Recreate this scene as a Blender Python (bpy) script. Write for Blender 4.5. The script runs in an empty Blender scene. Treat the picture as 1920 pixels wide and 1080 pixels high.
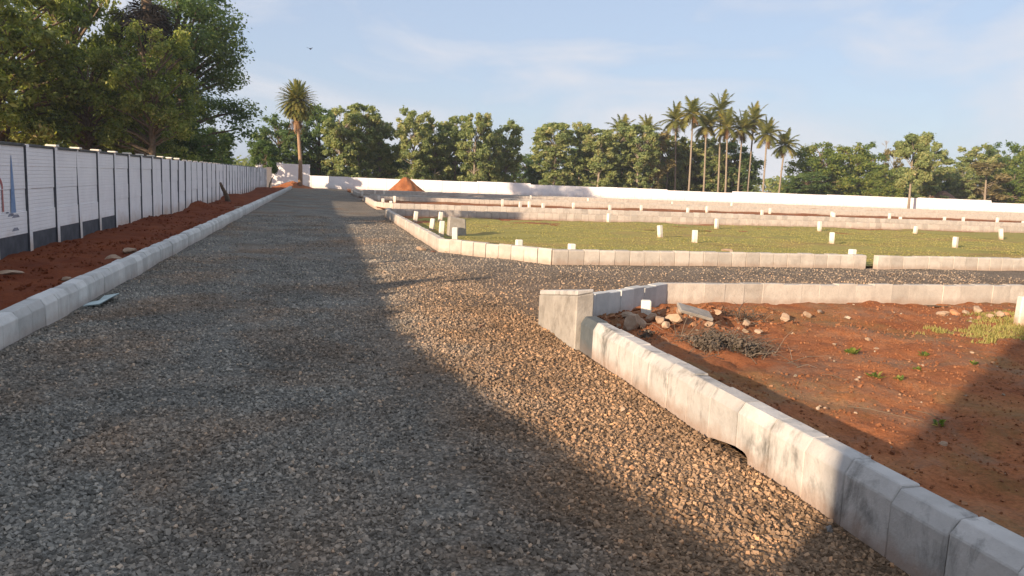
import bpy, bmesh, math, random
import numpy as np
from mathutils import Matrix, Vector

R = math.radians
random.seed(7)
rng = np.random.default_rng(11)
S = bpy.context.scene
COL = S.collection

# ------------------------------------------------------------------ camera
CAM_H, YAW, PITCH, ROLL = 1.6, R(14.12), R(7.877), R(2.262)
fwd = Vector((math.sin(YAW) * math.cos(PITCH), math.cos(YAW) * math.cos(PITCH), -math.sin(PITCH)))
right = Vector((math.cos(YAW), -math.sin(YAW), 0))
up = right.cross(fwd)
cr, sr = math.cos(ROLL), math.sin(ROLL)
rx, uy = right * cr + up * sr, up * cr - right * sr
cd = bpy.data.cameras.new('camera')
cd.sensor_width, cd.lens, cd.clip_start, cd.clip_end = 36, 27.19, 0.05, 3000
cam = bpy.data.objects.new('camera', cd)
COL.objects.link(cam)
M4 = Matrix((rx, uy, -fwd)).transposed().to_4x4()
M4.translation = (0, 0, CAM_H)
cam.matrix_world = M4
S.camera = cam

# ------------------------------------------------------------------ sky, sun, exposure
SUN_AZ, SUN_EL = R(36.5), R(14.8)      # shadows run towards (cos az, sin az) on the ground
w = bpy.data.worlds.new('World')
S.world = w
w.use_nodes = True
nt = w.node_tree
nt.nodes.clear()
NN = nt.nodes.new
sky = NN('ShaderNodeTexSky')
sky.sky_type = 'NISHITA'
sky.sun_disc = False
sky.sun_elevation = SUN_EL
sky.sun_rotation = math.atan2(-math.cos(SUN_AZ), -math.sin(SUN_AZ))
sky.air_density, sky.dust_density, sky.ozone_density = 1.0, 1.0, 2.0
bg = NN('ShaderNodeBackground')
bg.inputs[1].default_value = 0.105
outw = NN('ShaderNodeOutputWorld')
tc = NN('ShaderNodeTexCoord')
mp = NN('ShaderNodeMapping')
mp.inputs['Scale'].default_value = (1.6, 1.2, 4.2)
mp.inputs['Rotation'].default_value = (0, R(14), R(-20))
no = NN('ShaderNodeTexNoise')
no.inputs['Scale'].default_value = 2.1
no.inputs['Detail'].default_value = 6.0
no.inputs['Roughness'].default_value = 0.55
no.inputs['Distortion'].default_value = 0.6
rmp = NN('ShaderNodeValToRGB')
rmp.color_ramp.elements[0].position = 0.40
rmp.color_ramp.elements[1].position = 0.66
rmp.color_ramp.elements[0].color = (0.74, 0.74, 0.74, 1)
rmp.color_ramp.elements[1].color = (1, 1, 1, 1)
mixw = NN('ShaderNodeMix')
mixw.data_type = 'RGBA'
mixw.inputs[7].default_value = (3.35, 3.65, 4.2, 1)      # thin high cloud, lit by the low sun
L = nt.links.new
L(tc.outputs['Generated'], mp.inputs[0])
L(mp.outputs[0], no.inputs['Vector'])
L(no.outputs[0], rmp.inputs[0])
L(rmp.outputs[0], mixw.inputs[0])
rm2 = NN('ShaderNodeValToRGB')
rm2.color_ramp.elements[0].position = 0.42
rm2.color_ramp.elements[1].position = 0.66
rm2.color_ramp.elements[0].color = (0.66, 0.74, 0.90, 1)
rm2.color_ramp.elements[1].color = (1.06, 1.03, 1.01, 1)
L(no.outputs[0], rm2.inputs[0])
mul = NN('ShaderNodeMix')
mul.data_type = 'RGBA'
mul.blend_type = 'MULTIPLY'
mul.inputs[0].default_value = 1.0
mul.inputs[7].default_value = (3.7, 3.82, 4.12, 1)      # thin high haze and cloud, lit by the low sun
L(rm2.outputs[0], mul.inputs[6])
L(mul.outputs[2], mixw.inputs[7])
L(sky.outputs[0], mixw.inputs[6])
L(mixw.outputs[2], bg.inputs[0])
L(bg.outputs[0], outw.inputs[0])

sd = bpy.data.lights.new('sun', 'SUN')
sd.energy, sd.angle, sd.color = 4.6, R(0.55), (1.0, 0.76, 0.54)
sun = bpy.data.objects.new('sun', sd)
COL.objects.link(sun)
sdir = Vector((math.cos(SUN_AZ) * math.cos(SUN_EL), math.sin(SUN_AZ) * math.cos(SUN_EL), -math.sin(SUN_EL)))
sun.rotation_euler = sdir.to_track_quat('-Z', 'Y').to_euler()
sun.location = (-20, -14, 12)

S.view_settings.view_transform = 'Standard'
S.view_settings.look = 'None'
S.view_settings.gamma = 1.0
S.view_settings.use_curve_mapping = False
S.view_settings.exposure = 0.97


# ------------------------------------------------------------------ helpers
def PX(x, y, z=0.0):
    """a point on the level z seen at pixel (x, y) of the 1920 x 1080 photograph (survey helper)"""
    r = rx * (x - 960) + uy * (540 - y) + fwd * 1450
    t = (z - CAM_H) / r.z
    return r.x * t, r.y * t


def AT(x, y, Y):
    """point at depth Y seen at pixel (x, y)"""
    r = rx * (x - 960) + uy * (540 - y) + fwd * 1450
    t = Y / r.y
    return r.x * t, Y, CAM_H + r.z * t


def tag(o, label=None, cat=None, group=None, kind=None):
    if label: o['label'] = label
    if cat: o['category'] = cat
    if group: o['group'] = group
    if kind: o['kind'] = kind
    return o


def link(name, me, parent=None, loc=None, rot=None, scale=None):
    o = bpy.data.objects.new(name, me)
    COL.objects.link(o)
    if parent: o.parent = parent
    if loc is not None: o.location = loc
    if rot is not None: o.rotation_euler = rot
    if scale is not None: o.scale = scale
    return o


def empty(name, loc=(0, 0, 0), rz=0.0):
    o = link(name, None, None, loc, (0, 0, rz))
    o.empty_display_size = 0.2
    return o


def mesh(name, v, f, mats=(), smooth=False, mi=None, attr=None):
    me = bpy.data.meshes.new(name)
    if isinstance(f, np.ndarray):
        v = np.asarray(v, dtype=np.float32)
        nf, k = f.shape
        me.vertices.add(len(v))
        me.vertices.foreach_set('co', v.ravel())
        me.loops.add(nf * k)
        me.loops.foreach_set('vertex_index', f.astype(np.int32).ravel())
        me.polygons.add(nf)
        me.polygons.foreach_set('loop_start', np.arange(nf, dtype=np.int32) * k)
        me.polygons.foreach_set('loop_total', np.full(nf, k, dtype=np.int32))
        me.update(calc_edges=True)
    else:
        me.from_pydata([tuple(p) for p in v], [], [tuple(q) for q in f])
        me.update()
    for m in mats: me.materials.append(m)
    if mi is not None: me.polygons.foreach_set('material_index', np.asarray(mi, dtype=np.int32))
    me.polygons.foreach_set('use_smooth', np.full(len(me.polygons), smooth))
    if attr is not None:
        a = me.attributes.new('tint', 'FLOAT', 'POINT')
        a.data.foreach_set('value', np.asarray(attr, dtype=np.float32))
    return me


class MB:
    """collects verts and faces"""

    def __init__(self):
        self.v, self.f, self.m, self.t = [], [], [], []

    def add(self, v, f, m=0, t=0.5):
        n = len(self.v)
        self.v += [tuple(p) for p in v]
        self.t += [t] * len(v)
        self.f += [tuple(i + n for i in q) for q in f]
        self.m += [m] * len(f)

    def box(self, x0, x1, y0, y1, z0, z1, m=0, t=0.5):
        self.add([(x0, y0, z0), (x1, y0, z0), (x1, y1, z0), (x0, y1, z0), (x0, y0, z1), (x1, y0, z1), (x1, y1, z1), (x0, y1, z1)],
                 [(0, 3, 2, 1), (4, 5, 6, 7), (0, 1, 5, 4), (1, 2, 6, 5), (2, 3, 7, 6), (3, 0, 4, 7)], m, t)

    def tube(self, pts, rad, n=8, m=0, t=0.5, cap=True):
        pts = [Vector(p) for p in pts]
        base = len(self.v)
        for i, p in enumerate(pts):
            d = (pts[min(i + 1, len(pts) - 1)] - pts[max(i - 1, 0)]).normalized()
            a = Vector((1, 0, 0)) if abs(d.x) < 0.8 else Vector((0, 1, 0))
            u = d.cross(a).normalized()
            q = d.cross(u)
            for k in range(n):
                an = 2 * math.pi * k / n
                c = p + (u * math.cos(an) + q * math.sin(an)) * rad[i]
                self.v.append(tuple(c))
                self.t.append(t)
        for i in range(len(pts) - 1):
            for k in range(n):
                a, b = base + i * n + k, base + i * n + (k + 1) % n
                self.f.append((a, b, b + n, a + n))
                self.m.append(m)
        if cap:
            self.f.append(tuple(base + k for k in range(n))[::-1])
            self.f.append(tuple(base + (len(pts) - 1) * n + k for k in range(n)))
            self.m += [m, m]

    def mesh(self, name, mats, smooth=False, bevel=0, attr=True):
        me = mesh(name, self.v, self.f, mats, smooth, self.m, self.t if attr else None)
        if bevel:
            bm = bmesh.new()
            bm.from_mesh(me)
            bmesh.ops.bevel(bm, geom=list(bm.edges), offset=bevel, segments=1, affect='EDGES', profile=0.5)
            bm.to_mesh(me)
            bm.free()
        return me


# ------------------------------------------------------------------ materials
def mat(name, rough=0.9, spec=0.3):
    m = bpy.data.materials.new(name)
    m.use_nodes = True
    n = m.node_tree
    b = n.nodes['Principled BSDF']
    b.inputs['Roughness'].default_value = rough
    b.inputs['Specular IOR Level'].default_value = spec
    return m, n, b, n.nodes.new, n.links.new


def nz(n, scale, detail=4, rough=0.6, coord='Object', dist=0.0, sc=None):
    t = n.nodes.new('ShaderNodeTexCoord') if coord != 'World' else n.nodes.new('ShaderNodeNewGeometry')
    out = t.outputs[coord] if coord != 'World' else t.outputs['Position']
    x = n.nodes.new('ShaderNodeTexNoise')
    x.inputs['Scale'].default_value = scale
    x.inputs['Detail'].default_value = detail
    x.inputs['Roughness'].default_value = rough
    x.inputs['Distortion'].default_value = dist
    if sc:
        mpn = n.nodes.new('ShaderNodeMapping')
        mpn.inputs['Scale'].default_value = sc
        n.links.new(out, mpn.inputs[0])
        out = mpn.outputs[0]
    n.links.new(out, x.inputs['Vector'])
    return x.outputs[0]


def ramp(n, fac, *stops):
    r = n.nodes.new('ShaderNodeValToRGB')
    e = r.color_ramp.elements
    while len(e) < len(stops): e.new(0.5)
    for i, (p, c) in enumerate(stops):
        e[i].position = p
        e[i].color = (c, c, c, 1) if isinstance(c, (int, float)) else (*c, 1)
    n.links.new(fac, r.inputs[0])
    return r.outputs[0]


def mix(n, fac, a, b, mode='MIX'):
    x = n.nodes.new('ShaderNodeMix')
    x.data_type = 'RGBA'
    x.blend_type = mode
    for s, val in ((0, fac), (6, a), (7, b)):
        if isinstance(val, (int, float)): x.inputs[s].default_value = val
        elif isinstance(val, tuple): x.inputs[s].default_value = (*val, 1)
        else: n.links.new(val, x.inputs[s])
    return x.outputs[2]


def math_(n, op, a, b=0.0, clamp=False):
    x = n.nodes.new('ShaderNodeMath')
    x.operation = op
    x.use_clamp = clamp
    for s, val in ((0, a), (1, b)):
        if isinstance(val, (int, float)): x.inputs[s].default_value = val
        else: n.links.new(val, x.inputs[s])
    return x.outputs[0]


def bump(n, b, hgt, strength=0.4, dist=0.02):
    x = n.nodes.new('ShaderNodeBump')
    x.inputs['Strength'].default_value = strength
    x.inputs['Distance'].default_value = dist
    n.links.new(hgt, x.inputs['Height'])
    n.links.new(x.outputs[0], b.inputs['Normal'])


def tint(n):
    a = n.nodes.new('ShaderNodeAttribute')
    a.attribute_name = 'tint'
    return a.outputs['Fac']


def objrand(n):
    return n.nodes.new('ShaderNodeObjectInfo').outputs['Random']


MT = {}


def simple(name, c0, c1, scale=8, rough=0.9, bmp=0.3, bscale=40, spec=0.25, coord='Object', vary=0.0):
    m, n, b, N, K = mat(name, rough, spec)
    c = ramp(n, nz(n, scale, 5, coord=coord), (0.3, c0), (0.7, c1))
    if vary:
        c = mix(n, 1.0, c, ramp(n, objrand(n), (0.0, 1 - vary), (1.0, 1.0)), 'MULTIPLY')
    K(c, b.inputs[0])
    if bmp: bump(n, b, nz(n, bscale, 5, coord=coord), bmp, 0.01)
    MT[name] = m
    return m


# kerb concrete: pale cast concrete with mould streaks and per-stone tone
def concrete(name, c0, c1, dark, amount, streak=True, red=0.0):
    m, n, b, N, K = mat(name, 0.92, 0.2)
    base = ramp(n, nz(n, 5, 6, 0.65, 'World'), (0.3, c0), (0.72, c1))
    tone = ramp(n, objrand(n), (0.0, 0.74), (0.5, 0.9), (1.0, 1.0))
    base = mix(n, 1.0, base, tone, 'MULTIPLY')
    st = nz(n, 3.2, 7, 0.7, 'World', 0.4, (1.0, 1.0, 0.42) if streak else None)
    fac = ramp(n, st, (0.50, 0.0), (0.64, amount))
    patch = ramp(n, nz(n, 1.3, 3, 0.5, 'World'), (0.36, 0.1), (0.52, 1.0))
    fac = math_(n, 'MULTIPLY', fac, patch)
    base = mix(n, fac, base, dark)
    if red:
        g = n.nodes.new('ShaderNodeNewGeometry')
        sp = n.nodes.new('ShaderNodeSeparateXYZ')
        K(g.outputs['Position'], sp.inputs[0])
        low = math_(n, 'ADD', sp.outputs[2], math_(n, 'MULTIPLY', nz(n, 9, 4, 0.6, 'World'), 0.16))
        base = mix(n, ramp(n, low, (0.10, red), (0.2, 0.0)), base, (0.28, 0.17, 0.11))
    K(base, b.inputs[0])
    h = math_(n, 'ADD', math_(n, 'MULTIPLY', nz(n, 60, 4, 0.7, 'World'), 0.5), nz(n, 9, 3, 0.5, 'World'))
    bump(n, b, h, 0.6, 0.014)
    MT[name] = m
    return m


concrete('kerb_concrete', (0.50, 0.485, 0.455), (0.64, 0.62, 0.585), (0.13, 0.13, 0.12), 0.92, True, 0.6)
concrete('kerb_concrete_clean', (0.47, 0.43, 0.375), (0.60, 0.55, 0.48), (0.27, 0.24, 0.21), 0.4, False, 0.5)
concrete('kerb_concrete_grey', (0.54, 0.55, 0.53), (0.68, 0.68, 0.65), (0.20, 0.21, 0.20), 0.4, True, 0.35)
concrete('kerb_concrete_dark', (0.10, 0.12, 0.13), (0.17, 0.19, 0.20), (0.07, 0.08, 0.08), 0.5, True, 0.2)
concrete('block_concrete', (0.27, 0.25, 0.22), (0.42, 0.39, 0.345), (0.16, 0.145, 0.125), 0.7, False, 0.0)
simple('white_paint', (0.74, 0.73, 0.70), (0.82, 0.81, 0.78), 6, 0.7, 0.2, 30)
simple('post_paint', (0.70, 0.67, 0.58), (0.82, 0.80, 0.72), 7, 0.75, 0.3, 25, vary=0.15)
_m = MT['post_paint']; _n = _m.node_tree; _b = _n.nodes['Principled BSDF']
_c = _b.inputs[0].links[0].from_socket
_sp = _n.nodes.new('ShaderNodeSeparateXYZ'); _g = _n.nodes.new('ShaderNodeNewGeometry'); _n.links.new(_g.outputs['Position'], _sp.inputs[0])
_low = math_(_n, 'ADD', _sp.outputs[2], math_(_n, 'MULTIPLY', nz(_n, 11, 4, 0.6, 'World'), 0.22))
_n.links.new(mix(_n, ramp(_n, _low, (0.14, 0.75), (0.28, 0.0)), _c, (0.36, 0.22, 0.12)), _b.inputs[0])
simple('dark_paint', (0.045, 0.05, 0.06), (0.10, 0.105, 0.12), 5, 0.7, 0.3, 30)
simple('coping_dark', (0.06, 0.065, 0.065), (0.12, 0.125, 0.12), 5, 0.85, 0.3, 30)
simple('pillar_grey', (0.13, 0.125, 0.13), (0.19, 0.18, 0.185), 5, 0.85, 0.3, 30)
simple('rock_tan', (0.32, 0.22, 0.145), (0.52, 0.39, 0.28), 9, 0.95, 0.8, 18, vary=0.3)
simple('rock_grey', (0.15, 0.14, 0.13), (0.30, 0.28, 0.26), 12, 0.95, 0.8, 20, vary=0.3)
simple('brick_orange', (0.42, 0.19, 0.09), (0.58, 0.32, 0.18), 9, 0.95, 0.6, 20, vary=0.3)
simple('bark', (0.10, 0.075, 0.05), (0.20, 0.15, 0.105), 7, 0.95, 0.9, 14)
simple('bark_pale', (0.20, 0.165, 0.125), (0.32, 0.27, 0.21), 6, 0.95, 0.8, 12)
simple('palm_bark', (0.24, 0.15, 0.09), (0.36, 0.25, 0.16), 5, 0.95, 0.8, 12)
simple('thatch', (0.15, 0.085, 0.055), (0.24, 0.14, 0.095), 7, 0.95, 0.9, 14)
simple('sheet_blue', (0.36, 0.46, 0.46), (0.46, 0.56, 0.55), 6, 0.55, 0.2, 20)
simple('wood_brown', (0.13, 0.06, 0.04), (0.24, 0.12, 0.08), 14, 0.85, 0.5, 30)
simple('mural_blue', (0.13, 0.22, 0.40), (0.26, 0.36, 0.52), 6, 0.8, 0.1, 30)
simple('mural_red', (0.36, 0.10, 0.10), (0.50, 0.22, 0.20), 9, 0.8, 0.1, 30)
simple('mural_grey', (0.14, 0.15, 0.19), (0.32, 0.33, 0.38), 9, 0.8, 0.1, 30)
simple('bird_dark', (0.015, 0.016, 0.02), (0.03, 0.03, 0.035), 9, 0.8, 0.1, 30)
simple('wall_plain', (0.55, 0.53, 0.49), (0.66, 0.64, 0.60), 3, 0.9, 0.3, 30)


def wall_white(name, brick, splash):
    m, n, b, N, K = mat(name, 0.8, 0.25)
    t = N('ShaderNodeTexCoord')
    c = ramp(n, nz(n, 1.6, 6, 0.7, 'World'), (0.25, (0.78, 0.77, 0.78)), (0.7, (0.88, 0.87, 0.87)))
    drt = nz(n, 2.2, 6, 0.7, 'World', 0.3, (1, 1, 0.35))
    c = mix(n, ramp(n, drt, (0.54, 0.0), (0.75, 0.38)), c, (0.58, 0.58, 0.60))
    g = N('ShaderNodeNewGeometry')
    sp = N('ShaderNodeSeparateXYZ')
    K(g.outputs['Position'], sp.inputs[0])
    low = math_(n, 'ADD', sp.outputs[2], math_(n, 'MULTIPLY', nz(n, 2.5, 4, 0.6, 'World'), 0.7))
    c = mix(n, ramp(n, low, (0.30, splash), (0.80, 0.0)), c, (0.50, 0.36, 0.25))
    K(c, b.inputs[0])
    h = nz(n, 26, 4, 0.6, 'World')
    if brick:
        cx = N('ShaderNodeCombineXYZ')
        K(sp.outputs[1], cx.inputs[0])
        K(sp.outputs[2], cx.inputs[1])
        bk = N('ShaderNodeTexBrick')
        bk.inputs['Scale'].default_value = 1.0
        bk.inputs['Brick Width'].default_value = 0.21
        bk.inputs['Row Height'].default_value = 0.0655
        bk.inputs['Mortar Size'].default_value = 0.009
        bk.inputs['Mortar Smooth'].default_value = 0.4
        bk.inputs['Color1'].default_value = (1, 1, 1, 1)
        bk.inputs['Color2'].default_value = (0.8, 0.8, 0.8, 1)
        bk.inputs['Mortar'].default_value = (0, 0, 0, 1)
        K(cx.outputs[0], bk.inputs['Vector'])
        h = math_(n, 'ADD', math_(n, 'MULTIPLY', h, 0.3), bk.outputs[0])
        bump(n, b, h, 0.7, 0.012)
    else:
        bump(n, b, h, 0.2, 0.01)
    MT[name] = m


wall_white('panel_white', True, 0.75)
wall_white('panel_far', False, 0.5)


# red laterite soil
def soil(name, gravelly=0.25, green=0.0, mul=None):
    m, n, b, N, K = mat(name, 0.97, 0.12)
    c = ramp(n, nz(n, 1.1, 7, 0.68, 'World'), (0.28, (0.21, 0.070, 0.030)), (0.5, (0.335, 0.126, 0.052)), (0.74, (0.44, 0.195, 0.085)))
    f = ramp(n, nz(n, 34, 5, 0.75, 'World'), (0.34, 0.62), (0.62, 1.18))
    c = mix(n, 1.0, c, f, 'MULTIPLY')
    gp = math_(n, 'MULTIPLY', ramp(n, nz(n, 0.9, 6, 0.75, 'World', 1.0), (0.48, 0.0), (0.62, 1.0)), gravelly, True)
    c = mix(n, gp, c, ramp(n, nz(n, 55, 3, 0.8, 'World'), (0.36, (0.13, 0.105, 0.075)), (0.66, (0.29, 0.23, 0.165))))
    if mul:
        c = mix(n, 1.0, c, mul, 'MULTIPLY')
    if green:
        gg = ramp(n, nz(n, 0.55, 6, 0.7, 'World', 0.6), (0.5, 0.0), (0.62, green))
        c = mix(n, gg, c, ramp(n, nz(n, 20, 4, 0.7, 'World'), (0.3, (0.09, 0.085, 0.025)), (0.7, (0.2, 0.17, 0.06))))
    K(c, b.inputs[0])
    h = math_(n, 'ADD', nz(n, 22, 6, 0.75, 'World'), math_(n, 'MULTIPLY', nz(n, 90, 3, 0.7, 'World'), 0.4))
    bump(n, b, h, 0.6, 0.035)
    MT[name] = m


soil('red_soil', 0.5, 0.35)
soil('red_soil_plots', 0.3, 0.35)
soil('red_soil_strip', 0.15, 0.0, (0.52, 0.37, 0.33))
soil('mound_soil', 0.0, 0.0)


# crushed stone: one colour rule shared by the road sheet and the loose stones on it
def stone_tint(n, rnd):
    c = ramp(n, rnd, (0.0, (0.115, 0.112, 0.098)), (0.35, (0.205, 0.199, 0.174)), (0.72, (0.295, 0.283, 0.246)), (0.95, (0.40, 0.37, 0.31)), (1.0, (0.56, 0.45, 0.33)))
    br = ramp(n, nz(n, 0.42, 5, 0.65, 'World', 0.5), (0.47, 0.0), (0.68, 0.75))
    # red dust carried onto the road from the bare plot along its right side
    gp_ = n.nodes.new('ShaderNodeNewGeometry')
    sx_ = n.nodes.new('ShaderNodeSeparateXYZ')
    n.links.new(gp_.outputs['Position'], sx_.inputs[0])
    wob = math_(n, 'MULTIPLY', math_(n, 'SUBTRACT', nz(n, 0.9, 5, 0.7, 'World', 0.5), 0.5), 2.6)
    side = ramp(n, math_(n, 'MULTIPLY', math_(n, 'ADD', sx_.outputs[0], wob), 0.4, True), (0.08, 0.0), (0.62, 0.9))
    along = ramp(n, math_(n, 'MULTIPLY', math_(n, 'ADD', sx_.outputs[1], wob), 0.05, True), (0.42, 1.0), (0.8, 0.25))
    br = math_(n, 'MAXIMUM', br, math_(n, 'MULTIPLY', side, along))
    c = mix(n, br, c, mix(n, 1.0, c, (1.12, 0.75, 0.50), 'MULTIPLY'))
    big_ = ramp(n, nz(n, 0.8, 4, 0.6, 'World', 0.4), (0.32, 0.72), (0.66, 1.12))
    return mix(n, 1.0, c, big_, 'MULTIPLY')


m, n, b, N, K = mat('loose_stone', 0.85, 0.25)
K(stone_tint(n, tint(n)), b.inputs[0])
MT['loose_stone'] = m

m, n, b, N, K = mat('gravel_bed', 0.95, 0.15)
g = N('ShaderNodeNewGeometry')
vo = N('ShaderNodeTexVoronoi')
vo.inputs['Scale'].default_value = 46
K(g.outputs['Position'], vo.inputs['Vector'])
sep = N('ShaderNodeSeparateColor')
K(vo.outputs['Color'], sep.inputs[0])
big = nz(n, 2.2, 4, 0.7, 'World')
rv = math_(n, 'ADD', math_(n, 'MULTIPLY', sep.outputs[0], 0.75), math_(n, 'MULTIPLY', big, 0.25))
c = stone_tint(n, rv)
c = mix(n, 1.0, c, ramp(n, vo.outputs['Distance'], (0.25, 1.0), (0.75, 0.6)), 'MULTIPLY')
K(c, b.inputs[0])
hh = math_(n, 'SUBTRACT', math_(n, 'MULTIPLY', sep.outputs[1], 0.6), vo.outputs['Distance'])
bump(n, b, hh, 0.8, 0.02)
MT['gravel_bed'] = m

m, n, b, N, K = mat('grass_ground', 0.97, 0.1)
gc = ramp(n, nz(n, 16, 5, 0.75, 'World'), (0.3, (0.20, 0.19, 0.055)), (0.55, (0.33, 0.295, 0.095)), (0.75, (0.44, 0.37, 0.14)))
gb = nz(n, 0.5, 6, 0.7, 'World', 0.5, (0.4, 1.2, 1))
gc = mix(n, ramp(n, gb, (0.47, 0.0), (0.66, 0.75)), gc, (0.36, 0.23, 0.10))
gc = mix(n, ramp(n, nz(n, 0.42, 5, 0.7, 'World', 0.6, (0.35, 1.6, 1)), (0.55, 0.0), (0.66, 0.5)), gc, (0.07, 0.07, 0.018))
K(gc, b.inputs[0])
bump(n, b, nz(n, 30, 5, 0.8, 'World'), 0.6, 0.03)
MT['grass_ground'] = m


def leafmat(name, stops, trans=0.5, rough=0.6):
    m, n, b, N, K = mat(name, rough, 0.3)
    c = ramp(n, tint(n), *stops)
    K(c, b.inputs[0])
    tr = N('ShaderNodeBsdfTranslucent')
    K(mix(n, 1.0, c, (1.25, 1.2, 0.55), 'MULTIPLY'), tr.inputs[0])
    ms = N('ShaderNodeMixShader')
    ms.inputs[0].default_value = trans
    K(b.outputs[0], ms.inputs[1])
    K(tr.outputs[0], ms.inputs[2])
    K(ms.outputs[0], n.nodes['Material Output'].inputs[0])
    MT[name] = m


leafmat('leaf_yellowgreen', ((0.0, (0.05, 0.095, 0.02)), (0.5, (0.185, 0.245, 0.055)), (0.85, (0.37, 0.41, 0.12)), (1.0, (0.60, 0.50, 0.22))), 0.5, 0.45)
leafmat('leaf_dark', ((0.0, (0.06, 0.125, 0.045)), (0.6, (0.135, 0.21, 0.07)), (1.0, (0.25, 0.30, 0.11))))
leafmat('leaf_teak', ((0.0, (0.13, 0.19, 0.075)), (0.5, (0.26, 0.32, 0.125)), (0.82, (0.40, 0.42, 0.18)), (1.0, (0.56, 0.48, 0.28))))
leafmat('leaf_mango', ((0.0, (0.076, 0.144, 0.036)), (0.5, (0.173, 0.235, 0.054)), (1.0, (0.341, 0.343, 0.091))))
leafmat('leaf_pale', ((0.0, (0.13, 0.12, 0.055)), (0.5, (0.22, 0.20, 0.09)), (1.0, (0.36, 0.29, 0.14))))
leafmat('leaf_bright', ((0.0, (0.045, 0.095, 0.025)), (0.6, (0.085, 0.15, 0.035)), (1.0, (0.15, 0.21, 0.055))))
leafmat('leaf_palm', ((0.0, (0.090, 0.125, 0.035)), (0.5, (0.20, 0.215, 0.06)), (0.85, (0.33, 0.30, 0.085)), (1.0, (0.46, 0.33, 0.10))))
leafmat('leaf_dead', ((0.0, (0.16, 0.09, 0.04)), (0.5, (0.28, 0.16, 0.075)), (1.0, (0.42, 0.25, 0.11))), 0.2)
leafmat('leaf_deaddark', ((0.0, (0.018, 0.014, 0.012)), (0.5, (0.04, 0.03, 0.024)), (1.0, (0.07, 0.055, 0.04))), 0.1)
leafmat('leaf_drybrush', ((0.0, (0.06, 0.05, 0.04)), (0.5, (0.13, 0.105, 0.08)), (1.0, (0.20, 0.165, 0.13))), 0.1, 0.9)
leafmat('blade', ((0.0, (0.19, 0.19, 0.05)), (0.5, (0.34, 0.315, 0.10)), (1.0, (0.47, 0.40, 0.16))), 0.3, 0.8)


# ------------------------------------------------------------------ ground and roads
def vnoise(x, y, s, seed=0):
    """smooth value noise on arrays"""
    x, y = np.asarray(x) * s + seed * 17.3, np.asarray(y) * s - seed * 9.1
    xi, yi = np.floor(x), np.floor(y)
    fx, fy = x - xi, y - yi
    fx, fy = fx * fx * (3 - 2 * fx), fy * fy * (3 - 2 * fy)

    def h(a, b):
        q = np.sin(a * 127.1 + b * 311.7 + seed * 7.7) * 43758.5453
        return q - np.floor(q)
    return (h(xi, yi) * (1 - fx) + h(xi + 1, yi) * fx) * (1 - fy) + (h(xi, yi + 1) * (1 - fx) + h(xi + 1, yi + 1) * fx) * fy


def sheet(name, x0, x1, y0, y1, step, hf, m, clip=None):
    nx, ny = max(2, int((x1 - x0) / step) + 1), max(2, int((y1 - y0) / step) + 1)
    X, Y = np.meshgrid(np.linspace(x0, x1, nx), np.linspace(y0, y1, ny))
    Z = hf(X, Y)
    v = np.stack([X.ravel(), Y.ravel(), Z.ravel()], 1)
    i = np.arange(nx * ny).reshape(ny, nx)
    f = np.stack([i[:-1, :-1].ravel(), i[:-1, 1:].ravel(), i[1:, 1:].ravel(), i[1:, :-1].ravel()], 1)
    if clip is not None:
        cxy = v[f].mean(1)
        f = f[clip(cxy[:, 0], cxy[:, 1])]
    o = link(name, mesh(name, v, f, [m], True))
    tag(o, kind='structure')
    return o


KL, KR = -2.62, 2.46          # road edges (kerb faces)
flat = lambda z: (lambda X, Y: np.full_like(X, z))
tag(link('ground', mesh('ground', [(-700, -300, -0.12), (900, -300, -0.12), (900, 1500, -0.12), (-700, 1500, -0.12)], [(0, 1, 2, 3)], [MT['red_soil_plots']])), kind='structure')


def road_h(X, Y):
    return (vnoise(X, Y, 0.9, 1) - 0.5) * 0.03 + (vnoise(X, Y, 2.6, 2) - 0.5) * 0.018


sheet('gravel_road', -2.75, 2.52, -16, 86.5, 0.25, lambda X, Y: road_h(X, Y), MT['gravel_bed'])
sheet('side_road', 2.521, 70, 7.6, 16.9, 0.3, lambda X, Y: road_h(X, Y), MT['gravel_bed'],
      lambda x, y: (y > 9.6 - np.clip(4.6 - x, 0, 3) * 0.75) & (y < 14.6 + np.clip(4.5 - x, 0, 3) * 1.1))
for ya, yb in ((32.1, 37.7), (50.6, 55.6), (66.4, 71.0)):
    sheet('back_road', 2.521, 95, ya, yb, 1.0, flat(-0.01), MT['gravel_bed'])


def soil0_h(X, Y):
    z = 0.02 + (vnoise(X, Y, 0.8, 3) - 0.5) * 0.07 + (vnoise(X, Y, 2.9, 4) - 0.5) * 0.05 + (vnoise(X, Y, 9, 5) - 0.5) * 0.04 + (vnoise(X, Y, 21, 6) - 0.5) * 0.015
    for cx, cy, rxx, ryy, hh in ((3.5, 8.1, 0.36, 0.28, 0.13), (4.3, 8.25, 0.45, 0.32, 0.13), (5.2, 8.6, 0.6, 0.25, 0.10), (3.0, 5.2, 0.28, 1.4, 0.06), (2.95, 4.0, 0.22, 0.8, 0.07), (3.4, 6.6, 0.5, 0.5, 0.06)):
        d = ((X - cx) / rxx) ** 2 + ((Y - cy) / ryy) ** 2
        z = z + hh * np.exp(-d) * (0.3 + 1.4 * vnoise(X, Y, 6, 8))
    return z


sheet('bare_soil', 2.56, 22, -8, 9.75, 0.06, soil0_h, MT['red_soil'],
      lambda x, y: y < 9.64 - np.clip(4.56 - x, 0, 3) * 0.72)


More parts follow.
